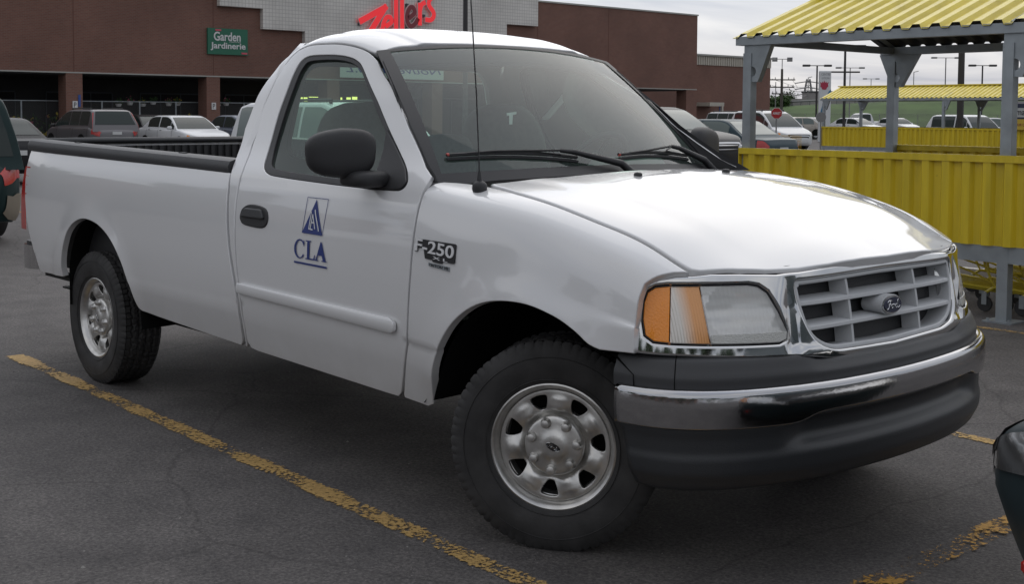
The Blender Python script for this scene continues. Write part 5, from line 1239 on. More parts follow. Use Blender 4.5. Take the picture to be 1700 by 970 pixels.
# sign hanging on the far shelter
GB = mat('dark_blue_sign', (.025,.03,.06), .5)
sp = thing('trolley_sign', 'small dark framed sign over a yellow notice on the distant shelter', 'sign', (-22.0+7.05,32.8,0))
q = MB(); q.box((0,0,1.30),(.95,.04,2.0)); q.build('backing_board', mat('pale_grey_board', (.33,.31,.32), .6), sp)
q = MB(); q.box((.17,-.03,1.42),(.76,-.002,1.93)); fr2 = q.build('sign_frame', GB, sp)
q = MB(); q.box((.205,-.034,1.52),(.72,-.031,1.80)); pf2 = q.build('sign_field', mat('pale_sign_field', (.42,.43,.42), .5), fr2)
q = MB(); q.box((.56,-.037,1.54),(.66,-.0345,1.79)); q.build('yellow_block', CYEL, fr2)
letters('sign_letters', 'maxi', lambda u,v,d: (u,-.0345-d,v), BADGEB, fr2, (.23,1.58,.66,1.76), .0, .004, bold=.01)
q = MB(); q.box((.02,-.05,1.14),(.92,-.02,1.46)); nb = q.build('yellow_notice', mat('orange_yellow_notice', (.52,.36,.04), .5), sp)
letters('notice_letters', 'RETOUR CHARIOTS', lambda u,v,d: (u,-.051-d,v), REDD, nb, (.08,1.25,.86,1.33), .0, .004)

# ================================================================== TROLLEYS
TY = mat('yellow_trolley_paint', (.50,.30,.02), .4, noise=(4,.2)); TYB = mat('yellow_trolley_rail', (.58,.47,.04), .4)
def make_cart():
    c = thing('shopping_trolley', 'yellow wire shopping trolley under the near shelter', 'trolley', group='yellow trolleys nested in the near shelter')
    b = MB()
    def P(x, y, z): # basket taper towards the nose (x+)
        k = 1-.12*(x/.85); zz = .42+.05*(1-x/.85)+(z)*(.42+.05*(x-.4)); return (x, y*.29*k, zz)
    for y in (-1,1):
        for i in range(16): x = i*.056; b.tube([P(x,y,0), P(x,y,1)], .0028, 4, cap=False)
        for j in range(6): b.tube([P(0,y,j/5), P(.85,y,j/5)], .0035, 4, cap=False)
    for i in range(12): yy = -1+i*2/11; b.tube([P(0,yy,0), P(.85,yy,0), P(.85,yy,1)], .0028, 4, cap=False)
    for j in range(6): b.tube([P(.85,-1,j/5), P(.85,1,j/5)], .0035, 4, cap=False)
    for i in range(8): x = i*.12; b.tube([P(x,-1,0), P(x,1,0)], .0028, 4, cap=False)
    b.build('basket', TY, c)
    f_ = MB()
    for y in (-1,1):
        f_.tube([(-.10,y*.27,.92),(-.02,y*.27,.80),(.05,y*.26,.30),(.10,y*.26,.20),(.80,y*.20,.155)], .012, 6); f_.tube([(.10,y*.26,.20),(.02,y*.28,.14)], .012, 6); f_.tube([(.05,y*.26,.42),(.5,y*.24,.30),(.80,y*.20,.16)], .009, 6)
    f_.tube([(.80,-.20,.155),(.80,.20,.155)], .012, 6)
    for i in range(9): f_.tube([(.1,-.24+i*.06,.20),(.80,-.19+i*.0475,.16)], .004, 4)
    f_.build('frame', TYB, c)
    h = MB(); h.tube([(-.10,-.27,.92),(-.10,.27,.92)], .015, 8); h.build('handle', BLACKP, c)
    for x, y in ((.03,-.27),(.03,.27),(.76,-.19),(.76,.19)):
        w_ = MB(); w_.lathe([(.02,-.012),(.058,-.014),(.062,0),(.058,.014),(.02,.012)], 16, c=(x,y,.064)); w_.lathe([(.0,-.013),(.022,-.014),(.022,.014),(0,.013)], 10, c=(x,y,.064)); wo = w_.build('wheel', BLACKP, c)
        k_ = MB(); k_.box((x-.02,y-.02,.06),(x+.02,y-.016,.16)); k_.box((x-.02,y+.016,.06),(x+.02,y+.02,.16)); k_.build('caster_fork', STEELG, wo)
    return c
cart0 = make_cart(); cs = []
for r, y in enumerate((5.62, 6.55)):
    for k in range(7):
        c = cart0 if (r == 0 and k == 0) else copy_tree(cart0); c.location = (-2.2+k*.30, y, 0); cs.append(c)
        c['label'] = ('yellow wire trolley in the nested row close to the corrugated panel' if r == 0 else 'yellow wire trolley in the far nested row of the near shelter')
lc = copy_tree(cart0); lc.location = (-21.3,29.6,0); lc.rotation_euler = (0,0,1.2); lc['label'] = 'lone yellow trolley standing left of the distant shelter'; del lc['group']
# kerb bar on the ground inside the shelter
kb = MB(); kb.box((-3.5,7.16,0),(1.0,7.24,.09)); o = kb.build('wheel_stop_rail', mat('pale_rail', (.5,.46,.42), .5), None); tag(o, 'pale low rail on the ground behind the trolleys', 'rail')
# ================================================================== OTHER VEHICLES
CGL = mat('dark_car_glass', (.022,.032,.030), .10, 0, .0, .35); CGL2 = mat('pale_car_glass', (.10,.13,.12), .12, 0, .3)
CTRIM = mat('car_black_trim', (.02,.02,.02), .5); RIMC = mat('alloy_rim', (.38,.38,.39), .3, .8)
def car_paint(name, col, met=.3):
    dk_ = max(col) < .06; m_ = paintmat(name, col, .45 if dk_ else .38, .12 if dk_ else .35, 0, met); m_.node_tree.nodes['Principled BSDF'].inputs['Specular IOR Level'].default_value = .25 if dk_ else .5; return m_
def vehicle(name, label, cat_, paint, L_, W_, H_, kind, loc, rz, group=None, glassm=None, bump=None, grille='bar'):
    """x: 0 nose .. -L tail, local origin under the nose centre line"""
    hw = W_/2; wb0, wb1 = .19*L_, .79*L_; wr = .315 if kind == 'sedan' else .345
    if kind == 'sedan':   belt, hood0, hoodw, deck = .90, .66, .90, .95; xs = (.26,.43,.72,.87); 
    elif kind == 'suv':   belt, hood0, hoodw, deck = .96, .72, .98, .98; xs = (.20,.42,.90,.985)
    elif kind == 'tallsuv': belt, hood0, hoodw, deck = 1.13, .95, 1.15, 1.12; xs = (.24,.40,.93,.985)
    elif kind == 'van':   belt, hood0, hoodw, deck = 1.0, .72, 1.0, 1.0; xs = (.20,.36,.945,.985)
    elif kind == 'wagon': belt, hood0, hoodw, deck = .92, .66, .92, .95; xs = (.26,.41,.90,.98)
    elif kind == 'pickup': belt, hood0, hoodw, deck = 1.08, .82, 1.08, 1.08; xs = (.24,.33,.50,.54)
    a0,a1,a2,a3 = [q*L_ for q in xs]
    topf = pch([0,.05,.35,a0,a3 if a3 < L_*.97 else L_*.97,L_-.12,L_], [hood0-.16,hood0-.03,hood0+.10,hoodw,deck,deck-.04,deck-.20])
    botf = pch([0,.12,.5,L_-.5,L_-.1,L_], [.34,.22,.20,.22,.26,.40])
    wf = lambda x: hw*(1-.50*np.clip(1-x/.55,0,1)**2.6-.34*np.clip(1-(L_-x)/.45,0,1)**2.6)
    X = np.r_[0,.02,.06,.12,.2,.32,.45,.6,np.arange(.8,L_-.6,.14),L_-.5,L_-.35,L_-.2,L_-.1,L_-.04,L_]
    js = [(.90,0),(.965,.12),(.995,.35),(1.0,.62),(.985,.82),(.955,.94),(.87,1.0),(.6,1.012),(.0,1.02)]
    full = js+[(-a,b) for a, b in js[::-1][1:]]
    def body(u, v):   # u = distance from nose, v = section index (float)
        u = np.atleast_1d(u).astype(float); v = np.atleast_1d(v).astype(float); Bv = _vb(v)@_fv; w = wf(u); zb = botf(u); zt = topf(u)
        return np.stack([-u, -w*Bv[:,0], zb+(zt-zb)*Bv[:,1]], -1)
    _fv = np.array(full); _vb = natB(np.arange(len(full)))
    root = thing(name, label, cat_, loc, rz, group)
    def grid(nm, us, vs, m_, par, off=0, fn=body, flip=False, th=0): 
        U_, V_ = np.meshgrid(us, vs, indexing='ij'); P = fn(U_.ravel(), V_.ravel()); Nn = surfN(fn, U_.ravel(), V_.ravel(), 1e-3)
        c = P-np.array([-L_/2,0,.6]); s_ = np.where(np.sum(Nn*c,1) < 0, -1, 1); Nn = Nn*s_[:,None]; P = P+Nn*off; n, k = len(us), len(vs)
        V = list(P); Fc = [(i*k+j,(i+1)*k+j,(i+1)*k+j+1,i*k+j+1) for i in range(n-1) for j in range(k-1)]
        o = mesh(nm, V, Fc, m_, par, smooth=True); fix_normals(o); return o
    vs = np.linspace(0,16,49)
    U_, V_ = np.meshgrid(X, vs, indexing='ij'); P = body(U_.ravel(), V_.ravel()); k = len(vs); n = len(X)
    Fc = [(i*k+j,(i+1)*k+j,(i+1)*k+j+1,i*k+j+1) for i in range(n-1) for j in range(k-1)]+[tuple(range(k)), tuple((n-1)*k+j for j in range(k))]+[(i*k,(i+1)*k,(i+1)*k+k-1,i*k+k-1) for i in range(n-1)]
    # pickup box hollow is suggested by a dark recessed floor
    bo_ = mesh('body', P, Fc, paint, root, smooth=True); fix_normals(bo_); sharp(bo_, 40)
    # greenhouse
    gt = H_; base = lambda x: topf(x)-.015
    up = pch([a0-.02,a0+.02,(a0+a1)/2,a1,a1+.25,a2-.25,a2,(a2+a3)/2,a3-.02,a3+.02], [0,.05,.52,.90,.995,1.0,.93,.5,.05,0])
    gj = [(.955,0),(.93,.10),(.86,.55),(.79,.88),(.73,.965),(.62,.99),(.3,1.0),(0,1.003)]; gfull = gj+[(-a,b) for a, b in gj[::-1][1:]]; _g = np.array(gfull); _gb = natB(np.arange(len(gfull)))
    def green(u, v):
        u = np.atleast_1d(u).astype(float); v = np.atleast_1d(v).astype(float); B_ = _gb(v)@_g; w = wf(np.clip(u,.6,L_-.45))*.985; t_ = np.clip(up(u),0,1.02); z0 = base(u)
        # side tumblehome follows absolute height, so short sections stay at the belt
        kx = np.where(np.abs(B_[:,0]) > .70, .955-(.955-np.abs(B_[:,0]))*t_, np.abs(B_[:,0])*(.955-(.955-.73)*t_)/.73); kx = np.minimum(kx, .955)
        return np.stack([-u, -w*kx*np.sign(B_[:,0]), z0+(gt-z0)*B_[:,1]*t_], -1)
    gx = np.r_[np.linspace(a0-.02,a1,12), np.linspace(a1,a2,14)[1:], np.linspace(a2,a3+.02,9)[1:]]
    roof = grid('roof', gx, np.linspace(0,14,43), paint, root, fn=green)
    gm = glassm or CGL
    grid('windscreen', np.linspace(a0+.05*(a1-a0),a0+.92*(a1-a0),8), np.linspace(4.6,9.4,17), gm, root, .006, green)
    if kind != 'pickup': grid('rear_window', np.linspace(a2+.10*(a3-a2),a2+.82*(a3-a2),7), np.linspace(4.8,9.2,13), gm, root, .006, green)
    nwin = {'tallsuv':3,'sedan':2,'suv':3,'van':3,'wagon':3,'pickup':1}[kind]; w0, w1 = a0+.62*(a1-a0), a2+(.35*(a3-a2) if kind == 'sedan' else -.02)
    for s_ in (0,1):
        for q in range(nwin):
            u0 = w0+(w1-w0)*q/nwin+.04; u1 = w0+(w1-w0)*(q+1)/nwin-.04; v0, v1 = 1.05, 3.0
            vv = np.linspace(v0,v1,7) if s_ == 0 else np.linspace(14-v0,14-v1,7); grid('side_window', np.linspace(u0,u1,7), vv, gm, root, .006, green)
        # front triangle of the first window
        vv = np.linspace(1.05,2.6,5) if s_ == 0 else np.linspace(12.95,11.4,5); grid('side_window', np.linspace(a0+.30*(a1-a0),w0+.01,5), vv, gm, root, .006, green)
        sg = -1 if s_ == 0 else 1
        va = lambda a, b: (np.linspace(a,b,6) if s_ == 0 else np.linspace(16-a,16-b,6))
        hl = grid('headlight', np.linspace(.015,.34,9), va(3.65,5.2), LAMPW, root, .006); grid('indicator', np.linspace(.27,.37,4), va(3.6,4.8), AMBER, hl, .010)
        tl = grid('tail_light', np.linspace(L_-.22,L_-.012,7), va(3.3,5.2) if kind in ('sedan','wagon') else va(3.2,5.6), RED, root, .006)
        if kind == 'suv': grid('tail_light', np.linspace(a2+.15*(a3-a2),a3-.01,6), np.linspace(3.3,4.1,4) if s_ == 0 else np.linspace(10.7,9.9,4), RED, root, .010, green)
        grid('side_strip', np.linspace(wb0+.45,wb1-.45,5), va(2.35,2.6), CTRIM, root, .008)
        superell('door_mirror', (-(a0+.30), sg*(hw*1.0+.06), belt+.06), (.05,.09,.06), paint if kind != 'suv' else CTRIM, root, .6, .6, n=16)
        for wx in (wb0, wb1):
            w_ = MB(); w_.lathe([(.19,-.095),(wr-.04,-.105),(wr-.008,-.085),(wr,-.05),(wr,.08),(.1,.09)], 28); wo = w_.build('wheel', RUBBER, root, auto=35); wo.location = (-wx, sg*(hw-.115), wr); 
            if sg > 0: wo.rotation_euler = (0,0,math.pi)
            r_ = MB(); r_.lathe([(.205,-.10),(.195,-.107),(.18,-.085),(.15,-.075),(.06,-.085),(0.001,-.088)], 24)
            for k5 in range(5):
                a_ = 2*math.pi*k5/5; r_.box((-.012,-.09,.04),(.012,-.075,.18)) if False else None
            ro = r_.build('rim', RIMC, wo, auto=35)
            am = MB(); pts = [((wr+.045)*math.cos(t), (wr+.045)*math.sin(t)) for t in np.linspace(math.radians(-12),math.radians(192),21)]
            V = []
            for a_, b_ in pts: V += [(-wx+a_, sg*(float(wf(np.array(wx)))*.975+.010), wr+b_), (-wx+a_, sg*(hw-.25), wr+b_)]
            am.add(V, [(2*i,2*i+1,2*i+3,2*i+2) for i in range(len(pts)-1)]); am.prism([(a_,b_) for a_, b_ in pts], lambda u,v,d: (-wx+u, sg*d, wr+v), float(wf(np.array(wx)))*.96+.004, float(wf(np.array(wx)))*1.0+.004); am.build('wheel_arch', DARK, root)
    grid('grille', np.linspace(.004,.07,5), np.linspace(4.35,11.65,11), CTRIM, root, .008)
    if grille == 'bar': grid('grille_bar', np.linspace(.02,.035,3), np.linspace(4.9,11.1,11), CHROME, root, .016)
    if bump: 
        for a_, b_ in ((.02,.30),(L_-.30,L_-.03)): grid('bumper', np.linspace(a_,b_,6), np.r_[np.linspace(.3,2.3,6)], bump, root, .012); grid('bumper', np.linspace(a_,b_,6), np.r_[np.linspace(15.7,13.7,6)], bump, root, .012)
        grid('bumper', [.001,.02], np.linspace(.3,15.7,20), bump, root, .012)
    for s_ in (0,1):
        va2 = (lambda a, b: np.linspace(a,b,8)) if s_ == 0 else (lambda a, b: np.linspace(16-a,16-b,8))
        for q in range((nwin if nwin < 3 else 2)+1):
            u0 = w0+(w1-w0)*q/max(1,min(nwin,2)) - (.18 if q == 0 else 0); grid('door_seam', [u0, u0+.014], va2(.9,5.6), DARK, root, .003)
            if q: grid('door_handle', [u0-.30, u0-.14], va2(4.55,4.75), CTRIM, root, .015)
    pt = MB(); pt.box((-L_-.012,-.17,.62 if kind == 'sedan' else .72),(-L_+.03,.17,.72 if kind == 'sedan' else .82)); pt.build('licence_plate', LAMPW, root)
    if kind == 'tallsuv':
        for s_ in (-1,1): q_ = MB(); q_.box((-.16,min(s_*.40,s_*.70),.70),(.012,max(s_*.40,s_*.70),.84), bev=.03); q_.build('front_lamp', LAMPW, root, auto=50)
        q_ = MB(); q_.box((-.02,-.38,.80),(.022,.38,.84), bev=.01); q_.box((-.02,-.38,.72),(.018,.38,.745), bev=.01); q_.build('chrome_bar', CHROME, root, auto=50)
    if kind in ('suv','van'):
        rr_ = MB()
        for s_ in (-1,1): rr_.tube([(-(a1+.15), s_*hw*.62, gt+.035), (-(a2-.3), s_*hw*.62, gt+.035)], .018, 6); rr_.box((-(a1+.2), s_*hw*.62-.02, gt-.03), (-(a1+.15), s_*hw*.62+.02, gt+.035)); rr_.box((-(a2-.3), s_*hw*.62-.02, gt-.03), (-(a2-.35), s_*hw*.62+.02, gt+.035))
        rr_.build('roof_rack', CTRIM, root)
    return root
PI = math.pi
cw_ = car_paint('white_paint_small', (.62,.63,.64), 0); cs_ = car_paint('silver_paint', (.36,.37,.38), .55); cg_ = car_paint('grey_paint', (.13,.125,.13), .5); ck_ = car_paint('black_paint', (.018,.018,.02), .2)
cgn = car_paint('dark_green_paint', (.008,.024,.024), .2); ct_ = car_paint('teal_paint', (.022,.045,.058), .2); cb2_ = car_paint('beige_paint', (.32,.29,.25), .5); cbl = car_paint('slate_blue_paint', (.07,.085,.12), .5); cr_ = car_paint('dark_red_paint', (.16,.015,.015), .2)
BG = 'cars parked in front of the store'
# tail towards +x : rz = pi, nose at local 0 points +x -> with rz=0 nose is at loc and body extends to -x
vehicle('suv', 'grey suv seen from behind between the brick column and the truck bed', 'suv', cg_, 4.5,1.82,1.60,'suv', (-42.9,14.8,0), PI, BG)
vehicle('sedan', 'white sedan parked facing right in front of the arcade, left of the cab', 'sedan', cw_, 4.5,1.76,1.40,'sedan', (-36.2,17.35,0), 0, BG)
vehicle('sedan', 'slate blue sedan half hidden by the rear edge of the truck cab', 'sedan', cbl, 4.5,1.76,1.42,'sedan', (-35.6,19.6,0), 0, BG)
vehicle('sedan', 'black sedan seen from behind at the left between green minivan and grey suv', 'sedan', ck_, 4.6,1.76,1.38,'sedan', (-26.9,5.5,0), PI, BG)
vehicle('minivan', 'dark green minivan with tan lower cladding cut by the left edge', 'minivan', cgn, 4.7,1.90,1.74,'van', (-15.8,.60,0), PI, None, bump=mat('tan_cladding', (.20,.17,.13), .5))
vehicle('minivan', 'pale minivan seen through the truck cab windows', 'minivan', cw_, 4.8,1.90,1.70,'van', (-11.9,8.0,0), 0, None, CGL2)
vehicle('sedan', 'white sedan seen through the windscreen beyond the steering wheel', 'sedan', cw_, 4.5,1.76,1.42,'sedan', (-12.2,12.9,0), 0, None, CGL2)
vehicle('suv', 'black suv with chrome grille bar facing right beside the truck windscreen', 'suv', ck_, 4.75,1.85,1.72,'tallsuv', (-14.8,18.9,0), 0, None, CGL2)
vehicle('sedan', 'dark teal sedan with red tail lights behind the first shelter post', 'sedan', ct_, 4.8,1.82,1.42,'sedan', (-20.4,22.2,0), PI, None, CGL2)
vehicle('sedan', 'beige sedan facing left with dark wheels beyond the teal sedan', 'sedan', cb2_, 4.4,1.72,1.44,'sedan', (-45.6,61.6,0), math.radians(-110), None, CGL2)
FG = 'distant cars at the far side of the car park'
vehicle('suv', 'white suv between the brick wing and the first shelter post', 'suv', cw_, 4.6,1.82,1.74,'suv', (-28.6,41.4,0), math.radians(-20), FG)
vehicle('minivan', 'silver minivan behind the roof of the teal sedan', 'minivan', cs_, 4.7,1.85,1.70,'van', (-33.4,45.6,0), math.radians(-20), FG)
vehicle('sedan', 'silver sedan beside the white pylon sign', 'sedan', cs_, 4.4,1.72,1.42,'sedan', (-51.0,78.2,0), 0, FG)
vehicle('sedan', 'small white sedan in front of the white pylon sign', 'sedan', cw_, 4.4,1.72,1.40,'sedan', (-44.8,74.5,0), 0, FG)
vehicle('pickup', 'white pickup in front of the grass bank', 'pickup truck', cw_, 5.4,1.90,1.78,'pickup', (-56.8,87.0,0), math.radians(-120), FG)
vehicle('sedan', 'pale sedan right of the white pickup near the grass bank', 'sedan', cw_, 4.4,1.72,1.40,'sedan', (-49.0,86.0,0), math.radians(-20), FG)
vehicle('wagon', 'pale blue grey wagon left of the shelter sign', 'station wagon', cs_, 4.5,1.75,1.48,'wagon', (-32.6,58.5,0), math.radians(-150), FG, CGL2)
vehicle('suv', 'white suv under the distant shelter roof at the right', 'suv', cw_, 4.6,1.85,1.62,'wagon', (-24.6,52.0,0), math.radians(-20), FG)
vehicle('sedan', 'small dark car against the foot of the brick wing', 'sedan', cg_, 4.4,1.72,1.42,'sedan', (-44.0,52.5,0), 0, FG)
vehicle('sedan', 'dark sedan behind the black sedan at far left', 'sedan', cbl, 4.4,1.72,1.40,'sedan', (-42.0,10.2,0), 0, BG)
vehicle('sedan', 'dark sedan between the white and slate blue sedans', 'sedan', ck_, 4.4,1.72,1.40,'sedan', (-47.2,21.2,0), 0, BG)
vehicle('pickup', 'blue and white pickup near the low grey building', 'pickup truck', cw_, 5.2,1.85,1.75,'pickup', (-84.0,116.0,0), 0, FG)
# ---- nose of the dark car parked opposite (only its corner shows)
ncar = vehicle('sedan', 'black sedan whose headlight corner enters at the right edge', 'sedan', car_paint('black_green_paint', (.026,.040,.045), .2), 4.5,1.76,1.43,'sedan', (1.40,.05,0), PI)
for ch in ncar.children:
    if ch.name.startswith(('body','headlight','grille','indicator')):
        for v in ch.data.vertices:
            if v.co.x > -.7 and v.co.z < .50: k_ = (.50-v.co.z)*min(1,(v.co.x+.7)/.4); v.co.x -= k_*.30; v.co.y *= 1-k_*.25
mk = MB(); mk.box((-.34,.745,.345),(-.24,.775,.385), bev=.01); mk.build('side_marker', RED, ncar)
for ch in ncar.children:
    if ch.name.startswith('headlight'): ch.data.materials[0] = REFL
# ================================================================== POLES, SIGNS, FAR BACKGROUND
POLE = mat('dark_pole', (.035,.033,.035), .6); POLG = mat('grey_pole', (.20,.20,.20), .6); WOOD = mat('utility_pole_wood', (.07,.06,.05), .8)
LG = 'car park lamp posts'
def lamp(x, y, h, arms, label, m_=POLE, r=.09, aw=.9, low=None, name='lamp_post'):
    t = thing(name, label, 'lamp post', (x,y,0), math.radians(45), LG)
    p_ = MB(); p_.tube([(0,0,0),(0,0,h)], [r,r*.75], 10); p_.tube([(0,0,0),(0,0,.5)], r*2.2, 10); p_.build('pole', m_, t)
    if arms:
        a = MB(); a.tube([(-aw,0,h),(aw,0,h)], .035, 6); ar_ = a.build('arm', m_, t)
        for s in (-1,1):
            q = MB(); q.box((s*aw-.32,-.18,h-.09),(s*aw+.32,.18,h+.09), bev=.04); q.build('lamp_head', m_, ar_)
    if low:
        a = MB(); a.tube([(-.9,0,low),(.9,0,low)], .05, 6); a.build('lower_arm', m_, t)
    return t
lamp(-58.02,85.65,5.8,True,'dark lamp post with flat top standing left of the pylon sign')
lamp(-39.44,61.36,5.75,True,'tall dark lamp post with two arms, right of the pylon sign', low=4.2)
lamp(-75.89,118.25,7.0,True,'thin grey twin lamp right of the tall dark lamp post', POLG, .07, 1.3)
lamp(-68.69,126.3,8.2,True,'thin grey twin lamp seen above the middle of the distant shelter', POLG, .08, 1.3)
lamp(-51.12,100.87,6.1,True,'dark flat topped lamp post above the right part of the distant shelter')
lamp(-93.57,128.53,5.9,False,'thin pale lamp beside the end of the brick wing', POLG, .07)
lamp(-107.45,173.09,7.6,True,'very distant small lamp just above the shelter roof', POLG, .07, 1.0)
lamp(-19.61,38.47,9.5,True,'thick dark lamp post rising behind the distant shelter', POLE, .13)
lamp(-32.42,25.66,9.5,True,'black lamp post in front of the white tiled gable', POLE, .10)
# utility pole with cross arms
t = thing('utility_pole', 'wooden utility pole with three cross arms beyond the brick wing', 'utility pole', (-87.04,120.81,0), math.radians(45))
p_ = MB(); p_.tube([(0,0,0),(0,0,7.2)], [.2,.14], 8); p_.build('pole', WOOD, t)
for z, w in ((5.9,1.6),(5.0,1.5),(4.2,1.2)):
    a = MB(); a.box((-w,-.06,z-.07),(w,.06,z+.07)); ao = a.build('cross_arm', WOOD, t); q = MB()
    for k in (-.9,-.5,.5,.9): q.tube([(k*w,0,z+.07),(k*w,0,z+.3)], .05, 5)
    q.build('insulator_row', POLG, ao)
a = MB(); a.tube([(0,0,7.1),(0,0,8.4)], .05, 6); a.tube([(-.9,0,8.4),(.9,0,8.4)], .04, 6); 
for s in (-1,1): a.box((s*.9-.3,-.2,8.1),(s*.9+.3,.2,8.6))
a.build('twin_lamp', POLG, t)
# lattice pylon
def lattice(x, y, h, w, label):
    t = thing('lattice_pylon', label, 'electricity pylon', (x,y,0), .8, 'electricity pylons on the horizon'); m_ = MB(); n = 9
    for i in range(n):
        z0, z1 = h*i/n, h*(i+1)/n; a0_, a1_ = w*(1-z0/h)+.35, w*(1-z1/h)+.35
        for sx, sy in ((-1,-1),(1,-1),(1,1),(-1,1)):
            m_.tube([(sx*a0_,sy*a0_,z0),(sx*a1_,sy*a1_,z1)], .12, 4); sx2, sy2 = (-sy, sx); m_.tube([(sx*a0_,sy*a0_,z0),(sx2*a1_,sy2*a1_,z1)], .07, 4)
    m_.build('lattice', POLG, t)
    m2_ = MB()
    for z in (.62*h,.76*h,.9*h): m2_.tube([(-3.2,0,z),(0,0,z+.5),(3.2,0,z)], .12, 4)
    m2_.build('cross_arms', POLG, t)
lattice(-172.9,250.2,10.5,1.6,'grey lattice pylon on the horizon left of the pylon sign')
lattice(-230,352,9.5,1.4,'smaller distant lattice pylon above the low grey building')
# power lines
pw = MB()
for dz in (0,.9,1.7):
    for s in (-1.2,1.2): pw.tube([(-87.04+s*.7,120.81+s*.7,4.3+dz),(-130,185,5.0+dz),(-172.9+s,250.2+s,6.8+dz)], .03, 4)
o = pw.build('power_line', POLG); tag(o, 'thin power lines running to the lattice pylon', 'cables')
# pylon sign of the shopping centre
t = thing('pylon_sign', 'white pylon sign with red leaf and blue band', 'sign', (-38.51,57.9,0), math.radians(48))
q = MB(); q.box((-.34,-.12,0),(.34,.12,4.15), bev=.03); body_ = q.build('sign_body', mat('white_sign_panel', (.62,.64,.65), .4), t)
LF = mat('leaf_red', (.40,.03,.07), .5); BB_ = mat('band_blue', (.03,.16,.28), .5)
lf = [(0,-.30),(.20,-.28),(.30,-.12),(.42,-.05),(.38,.12),(.44,.30),(.25,.20),(.20,.34),(.08,.22),(0,.42),(-.08,.22),(-.20,.34),(-.25,.20),(-.44,.30),(-.38,.12),(-.42,-.05),(-.30,-.12),(-.20,-.28)]
q = MB(); q.prism([(a*.55,b*.75) for a, b in lf], lambda u,v,d: (-.06+u,-.121-d,3.28+v), 0, .02); q.build('red_leaf', LF, body_)
bp_ = [(.61,3.08),(.40,2.96),(.05,2.62),(-.22,2.25),(-.44,1.80),(-.44,1.35),(-.20,1.35),(-.18,1.70),(.05,2.10),(.35,2.45),(.61,2.66)]
q = MB(); q.prism(bp_, lambda u,v,d: (u*.55,-.121-d,v), 0, .02); q.build('blue_band', BB_, body_)
GT = mat('pale_grey_text', (.30,.30,.32), .6)
letters('sign_letters', 'CENTRE', lambda u,v,d: (u,-.121-d,v), GT, body_, (-.24,3.88,.28,4.02), 0, .01); letters('sign_letters', 'LOCAL', lambda u,v,d: (u,-.121-d,v), GT, body_, (-.20,3.68,.26,3.80), 0, .01)
# stop sign
t = thing('stop_sign', 'red octagonal stop sign at the corner of the brick wing', 'stop sign', (-27.09,37.62,0), math.radians(45))
q = MB(); q.tube([(0,.03,0),(0,.03,1.75)], .03, 8); q.build('post', POLG, t)
oc = [(.24*math.cos(math.radians(22.5+45*k)), .24*math.sin(math.radians(22.5+45*k))) for k in range(8)]
q = MB(); q.prism(oc, lambda u,v,d: (u,-d,1.62+v), 0, .01); fo_ = q.build('sign_face', mat('white_sign_rim', (.6,.6,.6), .5), t)
q = MB(); q.prism([(a*.93,b*.93) for a, b in oc], lambda u,v,d: (u,-d,1.62+v), .01, .014); r2 = q.build('red_field', mat('stop_red', (.38,.015,.02), .5), fo_)
letters('sign_letters', 'ARRET', lambda u,v,d: (u,-.0145-d,v), WHT, fo_, (-.16,1.57,.16,1.67), 0, .004, bold=.02)
# round grey sign back near the far shelter
t = thing('round_sign', 'grey round sign back beside the distant shelter post', 'sign', (-20.9,31.6,0), math.radians(45)); q = MB(); q.tube([(0,0,0),(0,0,1.5)], .025, 6); q.build('post', POLG, t); q = MB(); q.lathe([(.001,-.02),(.17,-.02),(.17,.0),(.001,.0)], 20, c=(0,0,1.48)); q.build('sign_disc', POLG, t)
# grass bank with a highway on top
GR_ = mat('bank_grass', (.055,.095,.025), .9, noise=(.25,.35,8)); 
V = []; Fc = []; n = 60
A = Vector((-120,112,0)); B = Vector((60,200,0)); dirv = (B-A).normalized(); nv = Vector((-dirv.y,dirv.x,0))
prof = [(0,0),(6,.25),(16,2.6),(20,3.1),(24,3.2),(60,3.2),(80,2)]
for i in range(n+1):
    p_ = A+(B-A)*i/n
    for d, h in prof: f_ = min(1,max(0,(i/n-.02)/.25)); V.append(tuple(p_+nv*d+Vector((0,0,h*(.55+.75*f_)+random.uniform(-.06,.06)+.02))))
k = len(prof); Fc = [(i*k+j,i*k+j+1,(i+1)*k+j+1,(i+1)*k+j) for i in range(n) for j in range(k-1)]
o = mesh('embankment', V, Fc, GR_, smooth=True); tag(o, 'long green grass bank below the highway', None, None, 'structure')
def along(x_t, d, h): p_ = A+(B-A)*x_t+nv*d; f_ = min(1,max(0,(x_t-.02)/.25)); return Vector((p_.x,p_.y,h*(.55+.75*f_)))
# highway barrier and posts
br_ = MB()
br_.tube([along(i/40,22,3.2)+Vector((0,0,.55)) for i in range(41)], .16, 5)
for i in range(161): q_ = along(i/160,22,3.2); br_.box((q_.x-.06,q_.y-.06,q_.z-.1),(q_.x+.06,q_.y+.06,q_.z+.55))
o = br_.build('highway_barrier', POLG); tag(o, 'grey crash barrier along the top of the grass bank', 'barrier')
for i in range(12):
    q_ = along(.08+i*.075,30,3.2); t = thing('highway_lamp', 'thin grey highway lamp on the bank behind the distant shelter', 'lamp post', tuple(q_), 0, 'highway lamps along the bank'); m_ = MB(); m_.tube([(0,0,0),(0,0,4.2 if i%3 else 5.5)], .06, 5); m_.tube([(0,0,4.2 if i%3 else 5.5),(1.0,-.5,4.3 if i%3 else 5.6)], .05, 5); m_.build('pole', POLG, t)
fnc = thing('link_fence', 'wire fence at the foot of the grass bank', 'fence', (0,0,0)); m_ = MB()
pts = [along(i/90,-2,0)+Vector((0,0,0)) for i in range(91)]
for q_ in pts: m_.tube([q_, q_+Vector((0,0,1.8))], .035, 5)
